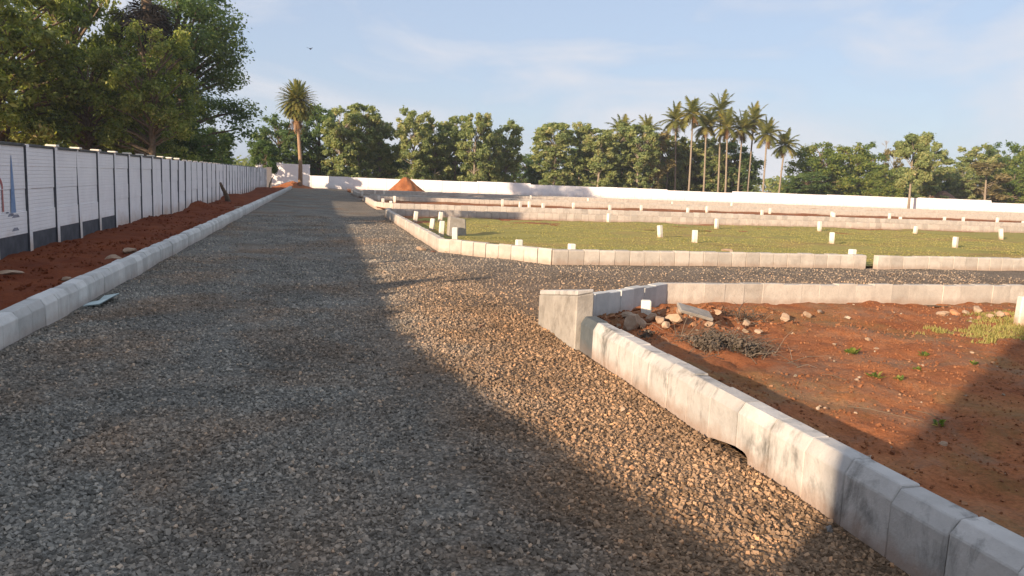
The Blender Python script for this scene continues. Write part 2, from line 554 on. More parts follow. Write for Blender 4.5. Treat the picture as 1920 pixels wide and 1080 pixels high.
def strip_h(X, Y):
    t = np.clip((-2.75 - X) / 2.3, 0, 1)
    z = 0.03 + 0.02 * t ** 2 + (vnoise(X, Y, 1.1, 9) - 0.5) * 0.08 + (vnoise(X, Y, 4.5, 10) - 0.5) * 0.07 + (vnoise(X, Y, 12, 12) - 0.5) * 0.03
    for cx, cy, r_, hh in ((-4.7, 33.2, 0.42, 0.27), (-4.6, 43.5, 0.55, 0.28), (-4.55, 47, 1.5, 0.2), (-4.3, 66, 1.6, 0.25), (-4.4, 24, 0.7, 0.12), (-3.5, 16, 0.6, 0.07)):
        z = z + hh * np.exp(-((X - cx) ** 2 + ((Y - cy) * 0.7) ** 2) / r_ ** 2)
    return z


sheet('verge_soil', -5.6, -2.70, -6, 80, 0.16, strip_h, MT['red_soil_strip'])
sheet('grass_plot', 2.62, 46, 14.66, 31.95, 0.3, lambda X, Y: 0.03 + (vnoise(X, Y, 0.7, 13) - 0.5) * 0.08 + (vnoise(X, Y, 2.5, 14) - 0.5) * 0.05, MT['grass_ground'],
      lambda x, y: (y > 14.7 + np.clip(4.4 - x, 0, 3) * 1.1) & (y < 30.6 + vnoise(x, y, 0.5, 3) * 0.9 - 2.2 * np.exp(-(x - 2.6) / 2.0)))
sheet('soil_margin', 2.62, 46, 26.5, 32.2, 0.3, lambda X, Y: -0.005 + (vnoise(X, Y, 0.9, 15) - 0.5) * 0.06 + (vnoise(X, Y, 3.5, 16) - 0.5) * 0.05, MT['red_soil_plots'])
for ya, yb in ((37.8, 50.4), (55.8, 66.2), (71.2, 84.5)):
    sheet('far_plot', 2.7, 95, ya, yb, 0.5, lambda X, Y: 0.04 + (vnoise(X, Y, 0.6, 17) - 0.5) * 0.12 + (vnoise(X, Y, 2.5, 18) - 0.5) * 0.06, MT['red_soil_plots'])


# ------------------------------------------------------------------ loose stones
def stones(n_, xy, smin, smax, zf, seed, flatten=0.65):
    q = np.random.default_rng(seed)
    cube = np.array([[-1, -1, -1], [1, -1, -1], [1, 1, -1], [-1, 1, -1], [-1, -1, 1], [1, -1, 1], [1, 1, 1], [-1, 1, 1]], dtype=np.float64)
    fc = np.array([[0, 3, 2, 1], [4, 5, 6, 7], [0, 1, 5, 4], [1, 2, 6, 5], [2, 3, 7, 6], [3, 0, 4, 7]])
    s = (smin + (smax - smin) * q.random(n_) ** 1.8)[:, None, None]
    v = cube[None] * (1 + q.uniform(-0.45, 0.25, (n_, 8, 3)))
    v *= s * np.stack([q.uniform(0.75, 1.3, n_), q.uniform(0.6, 1.0, n_), q.uniform(flatten * 0.7, flatten * 1.3, n_)], 1)[:, None, :]
    # random rotation
    a = q.normal(size=(n_, 4))
    a[:, 0] += 1.2
    a /= np.linalg.norm(a, axis=1)[:, None]
    w_, x_, y_, z_ = a.T
    Rm = np.stack([1 - 2 * (y_ * y_ + z_ * z_), 2 * (x_ * y_ - z_ * w_), 2 * (x_ * z_ + y_ * w_),
                   2 * (x_ * y_ + z_ * w_), 1 - 2 * (x_ * x_ + z_ * z_), 2 * (y_ * z_ - x_ * w_),
                   2 * (x_ * z_ - y_ * w_), 2 * (y_ * z_ + x_ * w_), 1 - 2 * (x_ * x_ + y_ * y_)], 1).reshape(n_, 3, 3)
    v = np.einsum('nij,nkj->nki', Rm, v)
    an = q.uniform(0, 6.283, n_)
    ca, sa = np.cos(an)[:, None], np.sin(an)[:, None]
    vx, vy = v[:, :, 0] * ca - v[:, :, 1] * sa, v[:, :, 0] * sa + v[:, :, 1] * ca
    v[:, :, 0], v[:, :, 1] = vx + xy[:, 0:1], vy + xy[:, 1:2]
    v[:, :, 2] += (zf(xy[:, 0], xy[:, 1]))[:, None] + s[:, :, 0] * q.uniform(-0.05, 0.5, n_)[:, None]
    f = (fc[None] + (np.arange(n_) * 8)[:, None, None]).reshape(-1, 4)
    return v.reshape(-1, 3), f, np.repeat(q.random(n_), 8)


def scatter(n_, x0, x1, y0, y1, seed, keep=None):
    q = np.random.default_rng(seed)
    p = np.stack([q.uniform(x0, x1, n_), q.uniform(y0, y1, n_)], 1)
    return p if keep is None else p[keep(p[:, 0], p[:, 1])]


def side_keep(x, y):
    return (y > 9.72 - np.clip(4.6 - x, 0, 3) * 0.75) & (y < 14.45 + np.clip(4.5 - x, 0, 3) * 1.05)


VS, FS, TS, nv = [], [], [], 0
for cnt, box_, s0, s1, sd_, kp in (
        (66000, (KL + .03, KR - .02, 1.6, 5.6), 0.005, 0.0135, 1, None),
        (32000, (KL + .03, KR - .02, 5.6, 9.4), 0.006, 0.0145, 2, None),
        (18000, (KL + .03, KR - .02, 9.4, 15), 0.007, 0.016, 3, None),
        (10000, (KL + .03, KR - .02, 15, 30), 0.009, 0.017, 4, None),
        (16000, (KR - .02, 14, 7.7, 16.6), 0.007, 0.016, 5, side_keep)):
    p = scatter(cnt, *box_, sd_, kp)
    p = p[np.random.default_rng(sd_ + 90).random(len(p)) < 0.5 + 1.0 * vnoise(p[:, 0], p[:, 1] * 0.6, 0.9, 31) - 0.45 * np.exp(-((np.abs(p[:, 0] + 0.35 - 0.3 * np.sin(p[:, 1] * 0.25)) - 0.8) / 0.22) ** 2)]
    v, f, t = stones(len(p), p, s0, s1, road_h, 20 + sd_)
    VS.append(v); FS.append(f + nv); TS.append(t); nv += len(v)
o = link('gravel', mesh('gravel', np.concatenate(VS), np.concatenate(FS), [MT['loose_stone']], False, None, np.concatenate(TS)))
tag(o, 'grey crushed stone lying loose over the road', 'gravel', kind='stuff')

# small clods and pebbles on the bare soil
p = scatter(5600, 2.66, 13, 1.2, 9.6, 31, lambda x, y: (y < 9.5 - np.clip(4.56 - x, 0, 3) * 0.74) & (vnoise(x, y, 1.1, 21) + 0.35 * vnoise(x, y, 4, 22) > 0.55))
v, f, t = stones(len(p), p, 0.004, 0.016, soil0_h, 32, 0.7)
m, n, b, N, K = mat('soil_clod', 0.97, 0.1)
K(ramp(n, tint(n), (0.0, (0.17, 0.07, 0.035)), (0.75, (0.29, 0.125, 0.057)), (0.93, (0.33, 0.18, 0.10)), (0.985, (0.28, 0.24, 0.18)), (1.0, (0.46, 0.37, 0.28))), b.inputs[0])
MT['soil_clod'] = m
p3 = scatter(13000, 2.66, 11, 1.4, 9.5, 37, lambda x, y: (y < 9.5 - np.clip(4.56 - x, 0, 3) * 0.74) & (vnoise(x, y, 0.8, 28) > 0.3))
v3, f3, t3 = stones(len(p3), p3, 0.003, 0.0095, soil0_h, 38, 0.8)
f = np.concatenate([f, f3 + len(v)]); v = np.concatenate([v, v3]); t = np.concatenate([t, t3 * 0.9])
q = np.random.default_rng(35)
p2 = np.stack([q.normal(4.1, 0.75, 450), q.normal(8.3, 0.3, 450)], 1)
p2 = p2[(p2[:, 1] < 9.5 - np.clip(4.56 - p2[:, 0], 0, 3) * 0.74) & (p2[:, 0] > 2.75)]
v2, f2, t2 = stones(len(p2), p2, 0.008, 0.034, soil0_h, 36, 0.8)
f = np.concatenate([f, f2 + len(v)]); v = np.concatenate([v, v2]); t = np.concatenate([t, t2])
tag(link('soil_clods', mesh('soil_clods', v, f, [m], False, None, t)), 'red clods and pebbles strewn over the bare soil', 'clods', kind='stuff')
p = scatter(5000, -4.85, -2.85, 6, 40, 33, lambda x, y: vnoise(x, y, 1.4, 23) > 0.45)
v, f, t = stones(len(p), p, 0.006, 0.024, strip_h, 34, 0.8)
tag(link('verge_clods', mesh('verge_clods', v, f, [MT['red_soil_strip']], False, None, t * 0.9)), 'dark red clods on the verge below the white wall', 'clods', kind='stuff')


# grass blades of the grass plot
def blades(name, p, hmin, hmax, zf, seed, wid=0.012, label=''):
    q = np.random.default_rng(seed)
    k = len(p)
    an = q.uniform(0, 6.283, k)
    hgt = q.uniform(hmin, hmax, k)
    lean = q.uniform(0.1, 0.8, k) * hgt
    la = q.uniform(0, 6.283, k)
    z = zf(p[:, 0], p[:, 1]) - 0.01
    dx, dy = np.cos(an) * wid, np.sin(an) * wid
    v = np.stack([np.stack([p[:, 0] - dx, p[:, 1] - dy, z], 1), np.stack([p[:, 0] + dx, p[:, 1] + dy, z], 1),
                  np.stack([p[:, 0] + np.cos(la) * lean, p[:, 1] + np.sin(la) * lean, z + hgt], 1)], 1).reshape(-1, 3)
    o = link(name, mesh(name, v, np.arange(3 * k).reshape(-1, 3), [MT['blade']], False, None, np.repeat(q.random(k), 3)))
    return tag(o, label, 'grass', kind='stuff')


def gh(X, Y):
    return 0.03 + (vnoise(X, Y, 0.7, 13) - 0.5) * 0.08 + (vnoise(X, Y, 2.5, 14) - 0.5) * 0.05


p = scatter(60000, 2.7, 26, 14.8, 30.8, 41, lambda x, y: (y > 14.75 + np.clip(4.4 - x, 0, 3) * 1.15) & (vnoise(x, y, 0.8, 24) * 0.6 + vnoise(x, y * 1.6, 0.3, 25) * 0.6 > 0.34) & (y < 30.2 - 2.2 * np.exp(-(x - 2.6) / 2.0)))
blades('grass', p, 0.012, 0.035, gh, 42, 0.018, 'short yellow green grass covering the kerbed plot')
p = scatter(60000, 6.8, 14, 5.8, 8.75, 43, lambda x, y: (vnoise(x, y, 1.3, 26) * 0.8 + 0.3 * vnoise(x, y, 5, 27) + (x - 8.2) * 0.30 - np.abs(y - 7.75) * 0.4 > 0.27))
blades('grass_patch', p, 0.02, 0.07, soil0_h, 44, 0.007, 'small patch of short grass on the bare soil at right')


# ------------------------------------------------------------------ kerbs
def kerb_meshes(prefix, hgt, m, length=0.325, depth=0.15, variants=4, bev=0.045):
    out = []
    for k in range(variants):
        q = random.Random(k * 5 + len(prefix))
        l2 = length / 2 - 0.002
        j = lambda a=0.004: q.uniform(-a, a)
        prof = [(0, -0.12), (0 + j(), hgt - bev * 1.5 + j(0.008)), (bev + j(), hgt + j(0.006)), (depth + j(), hgt + j(0.006)), (depth, -0.12)]
        v, f = [], []
        for s in (-l2, l2):
            v += [(s + j(0.003), a, z + j(0.002)) for a, z in prof]
        np_ = len(prof)
        for i in range(np_):
            f.append((i, (i + 1) % np_, np_ + (i + 1) % np_, np_ + i))
        f.append(tuple(range(np_))[::-1])
        f.append(tuple(range(np_, 2 * np_)))
        me = mesh(prefix, v, f, [m])
        bm = bmesh.new()
        bm.from_mesh(me)
        bmesh.ops.recalc_face_normals(bm, faces=list(bm.faces))
        bmesh.ops.bevel(bm, geom=[e for e in bm.edges], offset=0.0055, segments=1, affect='EDGES', profile=0.5)
        bm.to_mesh(me)
        bm.free()
        out.append(me)
    return out


def kerb_run(label, meshes, pts, pitch=0.33, z=0.0, near=None, names='kerb', skip=None, mat_over=None, jit=1.0):
    """pts: polyline of the road-side face; the stone body lies to the LEFT of the walking direction (+local y)"""
    root = empty(names, (pts[0][0], pts[0][1], 0))
    tag(root, label, None, None, 'structure')
    rest_v, rest_f = [], []
    far_meshes = meshes
    for (x0, y0), (x1, y1) in zip(pts[:-1], pts[1:]):
        Ls = math.hypot(x1 - x0, y1 - y0)
        cnt = max(1, round(Ls / pitch))
        ang = math.atan2(y1 - y0, x1 - x0)
        sx = (Ls / cnt) / pitch
        for i in range(cnt):
            t = (i + 0.5) / cnt
            X, Y = x0 + (x1 - x0) * t, y0 + (y1 - y0) * t
            if skip and skip(X, Y): continue
            off = random.gauss(0, 0.003 * jit)
            loc = (X - math.sin(ang) * off, Y + math.cos(ang) * off, z + random.gauss(0, 0.004 * jit))
            rz = ang + random.gauss(0, 0.005 * jit)
            me = random.choice(meshes)
            if near is None or near(X, Y):
                o = link('kerb_stone', me, root, (loc[0] - pts[0][0], loc[1] - pts[0][1], loc[2]), (random.gauss(0, 0.008), 0, rz), (sx, 1, 1))
            else:
                Mx = Matrix.Translation((loc[0] - pts[0][0], loc[1] - pts[0][1], loc[2])) @ Matrix.Rotation(rz, 4, 'Z') @ Matrix.Diagonal((sx, 1, 1, 1))
                base = len(rest_v)
                rest_v += [tuple(Mx @ v_.co) for v_ in me.vertices]
                rest_f += [tuple(base + i_ for i_ in p_.vertices) for p_ in me.polygons]
    if rest_v:
        o = link('kerb_stone_row', mesh('kerb_stone_row', rest_v, rest_f, list(meshes[0].materials)), root)
        o['kind'] = 'stuff'
    return root


k_near = kerb_meshes('kerb_stone', 0.33, MT['kerb_concrete'])
k_mid = kerb_meshes('kerb_stone', 0.30, MT['kerb_concrete_clean'], bev=0.02)
k_midg = kerb_meshes('kerb_stone', 0.30, MT['kerb_concrete_grey'], bev=0.02)
k_left = kerb_meshes('kerb_stone', 0.27, MT['kerb_concrete_grey'], length=0.355, depth=0.17)
k_far = kerb_meshes('kerb_stone', 0.31, MT['kerb_concrete_clean'], bev=0.015)

# left side of the main road: body lies to the left (towards -x) walking +y
kerb_run('pale grey concrete kerb along the left edge of the gravel road', k_left, [(KL, 0.5), (KL, 78.5)], 0.36, near=lambda x, y: y < 46)
# near right kerb (walking -y so that the body lies towards +x); the notch stones are built separately
NOTCH = (3.72, 4.40)
kerb_run('weathered white concrete kerb beside the road at lower right', k_near, [(KR, 6.66), (KR, NOTCH[1])], 0.325)
kerb_run('weathered white concrete kerb running out at the lower right corner', k_near, [(KR, NOTCH[0]), (KR, -7.9)], 0.325, near=lambda x, y: y > 1.2)
kr = empty('kerb', (KR, 4.06, 0))
tag(kr, 'hollowed stretch of white kerb over an eroded gap', None, None, 'structure')
for (ya, yb, dip) in ((3.72, 4.06, lambda t: 0.055 * max(0, min(1, (t - 0.5) / 0.2)) ** 0.6), (4.06, 4.40, lambda t: 0.055 * (1 - t) ** 0.9)):
    K2 = 12
    prof = [(0, None), (0, 0.265), (0.045, 0.33), (0.15, 0.33), (0.15, None)]
    v, f = [], []
    for i in range(K2 + 1):
        t = i / K2
        yy = ya + 0.004 + (yb - ya - 0.008) * t - 4.06
        zl = -0.12 if dip(t) <= 0.001 else max(-0.02, dip(t))
        v += [(a, yy, zl if z_ is None else z_) for a, z_ in prof]
    for i in range(K2):
        for k in range(5):
            f.append((i * 5 + k, i * 5 + (k + 1) % 5, (i + 1) * 5 + (k + 1) % 5, (i + 1) * 5 + k))
    f += [tuple(range(5))[::-1], tuple(range(K2 * 5, K2 * 5 + 5))]
    me = mesh('kerb_stone', v, f, [MT['kerb_concrete']])
    bm = bmesh.new(); bm.from_mesh(me)
    bmesh.ops.recalc_face_normals(bm, faces=list(bm.faces)); bm.to_mesh(me); bm.free()
    link('kerb_stone', me, kr)
# the first stone beside the tall corner block is a darker grey throughout
k_dark = kerb_meshes('kerb_stone', 0.325, MT['kerb_concrete_dark'], variants=1)
kd = empty('kerb', (KR, 6.85, 0))
tag(kd, 'dark kerb stone against the tall corner block', None, None, 'structure')
link('kerb_stone', k_dark[0], kd, (0.01, 0, 0), (0, 0, R(-90)), (1.08, 1, 1))
# corner chamfer and far side of the bare plot (walking so that the body lies inside the plot)
kerb_run('grey inner face of the slanting kerb at the plot corner', k_midg, [(4.50, 9.74), (2.62, 8.33)], 0.30, names='kerb')
kerb_run('pale kerb along the far side of the bare soil plot', k_mid, [(15.5, 9.78), (4.56, 9.78)], 0.30, near=lambda x, y: x < 12.5)
# grass plot: near side, with an open joint; corner; left side; far side
kerb_run('pale kerb along the near side of the grass plot', k_mid, [(4.45, 14.5), (11.62, 14.5)], 0.33)
kerb_run('pale kerb beyond the open joint beside the grass plot', k_mid, [(11.86, 14.44), (40, 14.3)], 0.33, z=-0.01, near=lambda x, y: x < 18)
kerb_run('slanting corner kerb of the grass plot in full sun', k_mid, [(2.50, 16.7), (4.42, 14.52)], 0.33)
kerb_run('pale kerb between the gravel road and the grass plot', k_mid, [(2.50, 31.2), (2.50, 16.72)], 0.33)
kerb_run('pale kerb along the far side of the grass plot', k_far, [(60, 31.9), (2.72, 31.9)], 0.33, near=lambda x, y: x < 33, z=-0.02)
kerb_run('short kerb at the back corner of the grass plot', k_far, [(2.70, 31.92), (2.50, 31.25)], 0.33)
# plots further back
kerb_run('kerb along the near side of the second plot', k_far, [(3.45, 37.7), (70, 37.5)], 0.33, near=lambda x, y: x < 33)
kerb_run('slanting corner kerb of the second plot', k_far, [(2.62, 39.4), (3.42, 37.75)], 0.33)
kerb_run('kerb between the road and the second plot', k_far, [(2.62, 50.0), (2.62, 39.45)], 0.33, near=lambda x, y: False)
kerb_run('kerb along the far side of the second plot', k_far, [(85, 50.4), (2.65, 50.4)], 0.33, near=lambda x, y: False)
kerb_run('kerb along the near side of the third plot', k_far, [(3.5, 55.8), (90, 55.5)], 0.33, near=lambda x, y: False)
kerb_run('kerb between the road and the third plot', k_far, [(2.65, 66.0), (2.65, 57.2), (3.45, 55.85)], 0.33, near=lambda x, y: False)
kerb_run('kerb along the far side of the third plot', k_far, [(92, 66.2), (2.68, 66.2)], 0.33, near=lambda x, y: False)
kerb_run('last kerb before the far white wall', k_far, [(2.7, 71.2), (95, 71.0)], 0.33, near=lambda x, y: False)

# ------------------------------------------------------------------ left boundary wall (precast panels between posts)
WX, W0, BAY, NB = -4.98, 15.30, 1.5, 42
NBACK = 12
wall = empty('boundary_wall', (WX, W0 - BAY * NBACK, 0))
tag(wall, 'long shaded white precast wall with posts along the left of the road', 'wall')
ROWS = [(-0.25, 0.36), (0.36, 0.75), (0.75, 1.13), (1.13, 1.52), (1.52, 1.86)]


def panel_mesh(z0, z1, m):
    mb = MB()
    mb.box(-0.05, 0.0, 0.072, BAY - 0.072, z0 + 0.0008, z1 - 0.0008)
    return mb.mesh('panel', [m], False, 0.006, False)


pan = [panel_mesh(a, b_, MT['panel_white']) for a, b_ in ROWS]
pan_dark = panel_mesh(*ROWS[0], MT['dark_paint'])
mb = MB()
mb.box(-0.10, 0.038, -0.07, 0.07, -0.3, 1.90)
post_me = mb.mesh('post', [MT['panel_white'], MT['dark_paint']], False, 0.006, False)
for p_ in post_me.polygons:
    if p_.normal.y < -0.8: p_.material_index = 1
mb = MB()
mb.box(-0.12, 0.075, -0.09, 0.09, 1.904, 1.945)
cap_me = mb.mesh('post_cap', [MT['post_paint']], False, 0.01, False)
mb = MB()
mb.box(-0.075, 0.03, 0.095, BAY - 0.095, 1.862, 1.91)
coping_me = mb.mesh('coping', [MT['coping_dark']], False, 0.006, False)
for i in range(-NBACK, NB + 1):
    yb = (i + NBACK) * BAY
    link('post', post_me, wall, (0, yb, 0), (0, random.gauss(0, 0.006), 0))
    if i < 11 and i != 0: link('post_cap', cap_me, wall, (0, yb, 0.0))
    if i == NB: break
    for r_ in range(5):
        me = pan[r_]
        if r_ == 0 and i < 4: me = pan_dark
        link('panel', me, wall, (random.gauss(0, 0.004), yb, 0), (0, random.gauss(0, 0.004), 0))
    if i < 8: link('coping', coping_me, wall, (0, yb, 0))
# painted figures on the nearest bay in view
mb = MB()
yc = 14.62 - (W0 - BAY * NBACK)
hw = 0.105
for k in range(8):
    a, b_ = k / 8, (k + 1) / 8
    wa, wb = hw * (1 - a) ** 0.8 + 0.01, hw * (1 - b_) ** 0.8 + 0.006
    mb.add([(0.004, yc - wa, 0.72 + a * 0.98), (0.004, yc + wa, 0.72 + a * 0.98), (0.004, yc + wb, 0.72 + b_ * 0.98), (0.004, yc - wb, 0.72 + b_ * 0.98)], [(0, 1, 2, 3)])
o = link('mural', mb.mesh('mural', [MT['mural_blue']], attr=False), wall)
o['label'] = 'faded blue tapering tower painted on the white panel'
mb = MB()
y2 = 14.06 - (W0 - BAY * NBACK)
for k in range(9):
    a0, a1 = math.pi * (0.05 + 0.9 * k / 9), math.pi * (0.05 + 0.9 * (k + 1) / 9)
    q = []
    for aa, rr in ((a0, 0.17), (a1, 0.17), (a1, 0.11), (a0, 0.11)):
        q.append((0.004, y2 + math.cos(aa) * rr, 1.12 + math.sin(aa) * rr * 1.3))
    mb.add(q, [(0, 1, 2, 3)])
for dy in (-0.12, 0.13):
    mb.add([(0.004, y2 + dy - 0.03, 0.78), (0.004, y2 + dy + 0.03, 0.78), (0.004, y2 + dy + 0.025, 1.14), (0.004, y2 + dy - 0.025, 1.14)], [(0, 1, 2, 3)])
o = link('mural', mb.mesh('mural', [MT['mural_red']], attr=False), wall)
o['label'] = 'faded red painted arch on the white panel'
mb = MB()
for k, (yy, zz, ww) in enumerate(((14.35, 0.72, 0.10), (14.5, 0.69, 0.16), (14.7, 0.66, 0.18), (14.66, 0.44, 0.16))):
    yy -= (W0 - BAY * NBACK)
    mb.add([(0.004 + 0.001 * k, yy - ww, zz), (0.004 + 0.001 * k, yy + ww, zz), (0.004 + 0.001 * k, yy + ww * 0.6, zz + 0.05), (0.004 + 0.001 * k, yy - ww * 0.4, zz + 0.055)], [(0, 1, 2, 3)])
o = link('mural', mb.mesh('mural', [MT['mural_grey']], attr=False), wall)
o['label'] = 'grey painted base strokes below the tower'

# dark pillar closing the left wall and the taller end wall
mb = MB()
mb.box(-0.22, 0.22, -0.22, 0.22, -0.2, 1.93)
mb.box(-0.26, 0.26, -0.26, 0.26, 1.93, 2.0)
pil = link('pillar', mb.mesh('pillar', [MT['pillar_grey']], attr=False), None, (WX + 0.22, 79.0, 0))
tag(pil, 'dark grey square pillar at the far end of the left wall', 'pillar')

FY = lambda X: 86.5 - 0.085 * max(0, X)          # line of the far wall
endw = empty('end_wall', (-6.6, 87.0, 0))
tag(endw, 'taller white wall block behind the palm at the road end', 'wall')
for k, (xa, xb, hh) in enumerate(((0, 2.6, 2.55), (2.61, 5.55, 2.48))):
    mb = MB()
    mb.box(xa, xb, -0.1, 0.1, -0.3, hh)
    link('wall_section', mb.mesh('wall_section', [MT['panel_far']], False, 0.01, False), endw)

farw = empty('boundary_wall', (-1.0, FY(-1), 0))
tag(farw, 'long low sunlit white wall across the back of the plots', 'wall')
STEPS = [(-1.0, 2.2, 1.33), (2.2, 8.5, 1.30), (8.5, 17, 1.33), (17, 21.5, 1.40), (21.5, 31, 1.28), (31, 38.5, 1.32), (38.5, 46, 1.22), (46, 59, 1.40), (59, 71, 1.46), (71, 81, 1.52), (81, 110, 1.26)]
X = -1.0
seen = 0
while X < 108:
    Xn = X + 2.0
    hh = next(h for a, b_, h in STEPS if a <= X + 0.01 < b_)
    ya, yb = FY(X), FY(Xn)
    for nm, xa, xb, off, top in (('panel', X + 0.061, Xn - 0.061, 0.0, hh), ('post', X - 0.06, X + 0.06, 0.03, hh + 0.0)):
        mb = MB()
        a_, b2 = FY(xa) - FY(-1), FY(xb) - FY(-1)
        v = []
        for (xx, yy) in ((xa, a_ - 0.03 - off), (xb, b2 - 0.03 - off), (xb, b2 + 0.03 + off), (xa, a_ + 0.03 + off)):
            v.append((xx + 1, yy, -0.3))
        v += [(x_, y_, top + random.gauss(0, 0.008)) for x_, y_, _ in v]
        mb.add(v, [(0, 3, 2, 1), (4, 5, 6, 7), (0, 1, 5, 4), (1, 2, 6, 5), (2, 3, 7, 6), (3, 0, 4, 7)])
        link(nm, mb.mesh(nm, [MT['panel_far']], attr=False), farw)
    X = Xn


# ------------------------------------------------------------------ corner block, drain, posts, rocks
def rocky(name, sx, sy, sz, m, seed, loc, rz=0, sub=2, rough=0.4, sharp=True):
    bm = bmesh.new()
    bmesh.ops.create_icosphere(bm, subdivisions=sub, radius=1)
    q = random.Random(seed)
    dirs = [(Vector((q.gauss(0, 1), q.gauss(0, 1), q.gauss(0, 1))).normalized(), q.uniform(0.38, 0.75)) for _ in range(10)]
    for v_ in bm.verts:
        for d, c_ in dirs:
            t_ = v_.co.dot(d)
            if t_ > c_: v_.co -= d * (t_ - c_)
        v_.co *= 1 + q.uniform(-rough, rough) * 0.3
        v_.co = Vector((v_.co.x * sx, v_.co.y * sy, v_.co.z * sz))
    me = bpy.data.meshes.new(name)
    bm.to_mesh(me)
    bm.free()
    me.materials.append(m)
    return link(name, me, None, loc, (0, 0, rz))


# tall corner block: two cast pieces, a low one and a taller end
blk = empty('corner_block', (KR - 0.02, 7.04, 0))
tag(blk, 'tall grey concrete block at the corner of the bare plot', 'block')
mb = MB()
mb.add([(-0.02, 0, -0.2), (0.17, 0.02, -0.2), (0.19, 1.27, -0.2), (-0.03, 1.27, -0.2), (-0.02, 0.0, 0.52), (0.17, 0.02, 0.55), (0.19, 1.27, 0.34), (-0.03, 1.27, 0.34)],
       [(0, 3, 2, 1), (4, 5, 6, 7), (0, 1, 5, 4), (1, 2, 6, 5), (2, 3, 7, 6), (3, 0, 4, 7)])
link('block_body', mb.mesh('block_body', [MT['block_concrete']], False, 0.012, False), blk)
mb = MB()
mb.add([(-0.018, 0.004, 0.522), (0.167, 0.024, 0.552), (0.186, 1.264, 0.342), (-0.027, 1.264, 0.342), (-0.016, 0.006, 0.575), (0.165, 0.026, 0.585), (0.184, 1.26, 0.40), (-0.025, 1.26, 0.395)],
       [(0, 3, 2, 1), (4, 5, 6, 7), (0, 1, 5, 4), (1, 2, 6, 5), (2, 3, 7, 6), (3, 0, 4, 7)])
link('mortar_cap', mb.mesh('mortar_cap', [MT['kerb_concrete']], False, 0.01, False), blk)

gb_ = PX(856, 442)
mb = MB()
mb.add([(-0.28, -0.1, -0.1), (0.28, -0.1, -0.1), (0.28, 0.1, -0.1), (-0.28, 0.1, -0.1), (-0.24, -0.1, 0.56), (0.24, -0.1, 0.47), (0.24, 0.1, 0.47), (-0.24, 0.1, 0.56)],
       [(0, 3, 2, 1), (4, 5, 6, 7), (0, 1, 5, 4), (1, 2, 6, 5), (2, 3, 7, 6), (3, 0, 4, 7)])
o = link('concrete_slab', mb.mesh('concrete_slab', [MT['block_concrete']], False, 0.03, False), None, (gb_[0], gb_[1], 0), (R(-3), 0, R(6)))
tag(o, 'upright grey concrete slab standing in the corner of the grass plot', 'slab')

# white marker posts
post_m = []
for k in range(3):
    mb = MB()
    w_ = 0.066
    mb.box(-w_, w_, -w_, w_, -0.15, 0.36 + 0.03 * k)
    post_m.append(mb.mesh('marker_post', [MT['post_paint']], False, 0.014, False))


def mpost(x, y, label, group='white marker posts on the plots', k=None, z=0.0, sc=1.0):
    gx, gy = PX(x, y, z)
    o = link('marker_post', post_m[random.randrange(3) if k is None else k], None, (gx, gy, z), (random.gauss(0, 0.05), random.gauss(0, 0.05), random.uniform(-0.4, 0.4)), (sc, sc, sc))
    tag(o, label, 'marker post', group)
    return o


mpost(1210, 613, 'cream marker post beside the rubble inside the near plot corner', k=0, sc=0.86)
mpost(1913, 609, 'white marker post cut by the right edge by the grass patch', k=1, sc=0.95)
for x, y, lb in ((1238, 446, 'white marker post on the grass, leftmost of the four in a row'), (1302, 457, 'white marker post on the grass, second of the four in a row'),
                 (1559, 457, 'white marker post on the grass, third of the four in a row'), (1790, 465, 'white marker post on the grass, rightmost of the four in a row'),
                 (1141, 418, 'marker post against the far kerb of the grass plot, leftmost of five'), (1343, 430, 'marker post against the far kerb of the grass plot, second of five'),
                 (1536, 434, 'marker post against the far kerb of the grass plot, third of five'), (1715, 440, 'marker post against the far kerb of the grass plot, fourth of five'),
                 (1877, 448, 'marker post against the far kerb of the grass plot, rightmost of five'),
                 (778, 417, 'shaded marker post at the back left corner of the grass plot'), (809, 432, 'tall white marker post left of the upright slab, nearer the kerb'),
                 (827, 443, 'white marker post just left of the upright slab'), (825, 416, 'shaded marker post behind the upright slab'),
                 (853, 459, 'white marker post in front of the upright slab')):
    mpost(x, y, lb, z=0.02)
for X_, Y_, lb in ((4.05, 15.65, 'stub of a white post behind the corner kerb of the grass plot'), (4.95, 14.86, 'white post top showing over the near grass kerb, left one'), (11.52, 14.86, 'white post top showing over the kerb by the open joint')):
    o = link('marker_post', post_m[1], None, (X_, Y_, 0), (0, 0, 0.1))
    tag(o, lb, 'marker post', 'white marker posts on the plots')
FARP = ((679, 372), (710, 379), (718, 386), (733, 392), (740, 381), (703, 365), (720, 368), (942, 388), (975, 394), (992, 393), (1018, 397), (1075, 392), (1143, 400), (1202, 397), (1289, 403), (1102, 380),
        (995, 377), (1260, 388), (1325, 400), (1428, 408), (1443, 403), (1371, 390), (1559, 408), (1563, 412), (1667, 413), (1687, 419), (1770, 418), (1805, 421), (1869, 421), (1917, 428))
for x, y in FARP:
    gx, gy = PX(x, y, 0.0)
    gy_ = gy
    for a, b_ in ((31.6, 38.1), (50.0, 56.2), (65.9, 71.5)):         # keep them on the plots, not on a road or kerb
        if a < gy_ < b_: gy_ = b_ + 0.25 if gy_ - a > (b_ - a) / 2 else a - 0.3
    s_ = gy_ / gy
    o = link('marker_post', random.choice(post_m), None, (gx * s_, gy_, 0.0), (0, 0, random.uniform(-0.3, 0.3)), (1.1, 1.1, 1.1))
    tag(o, 'small distant white marker post on the red soil plots', 'marker post', 'distant marker posts')


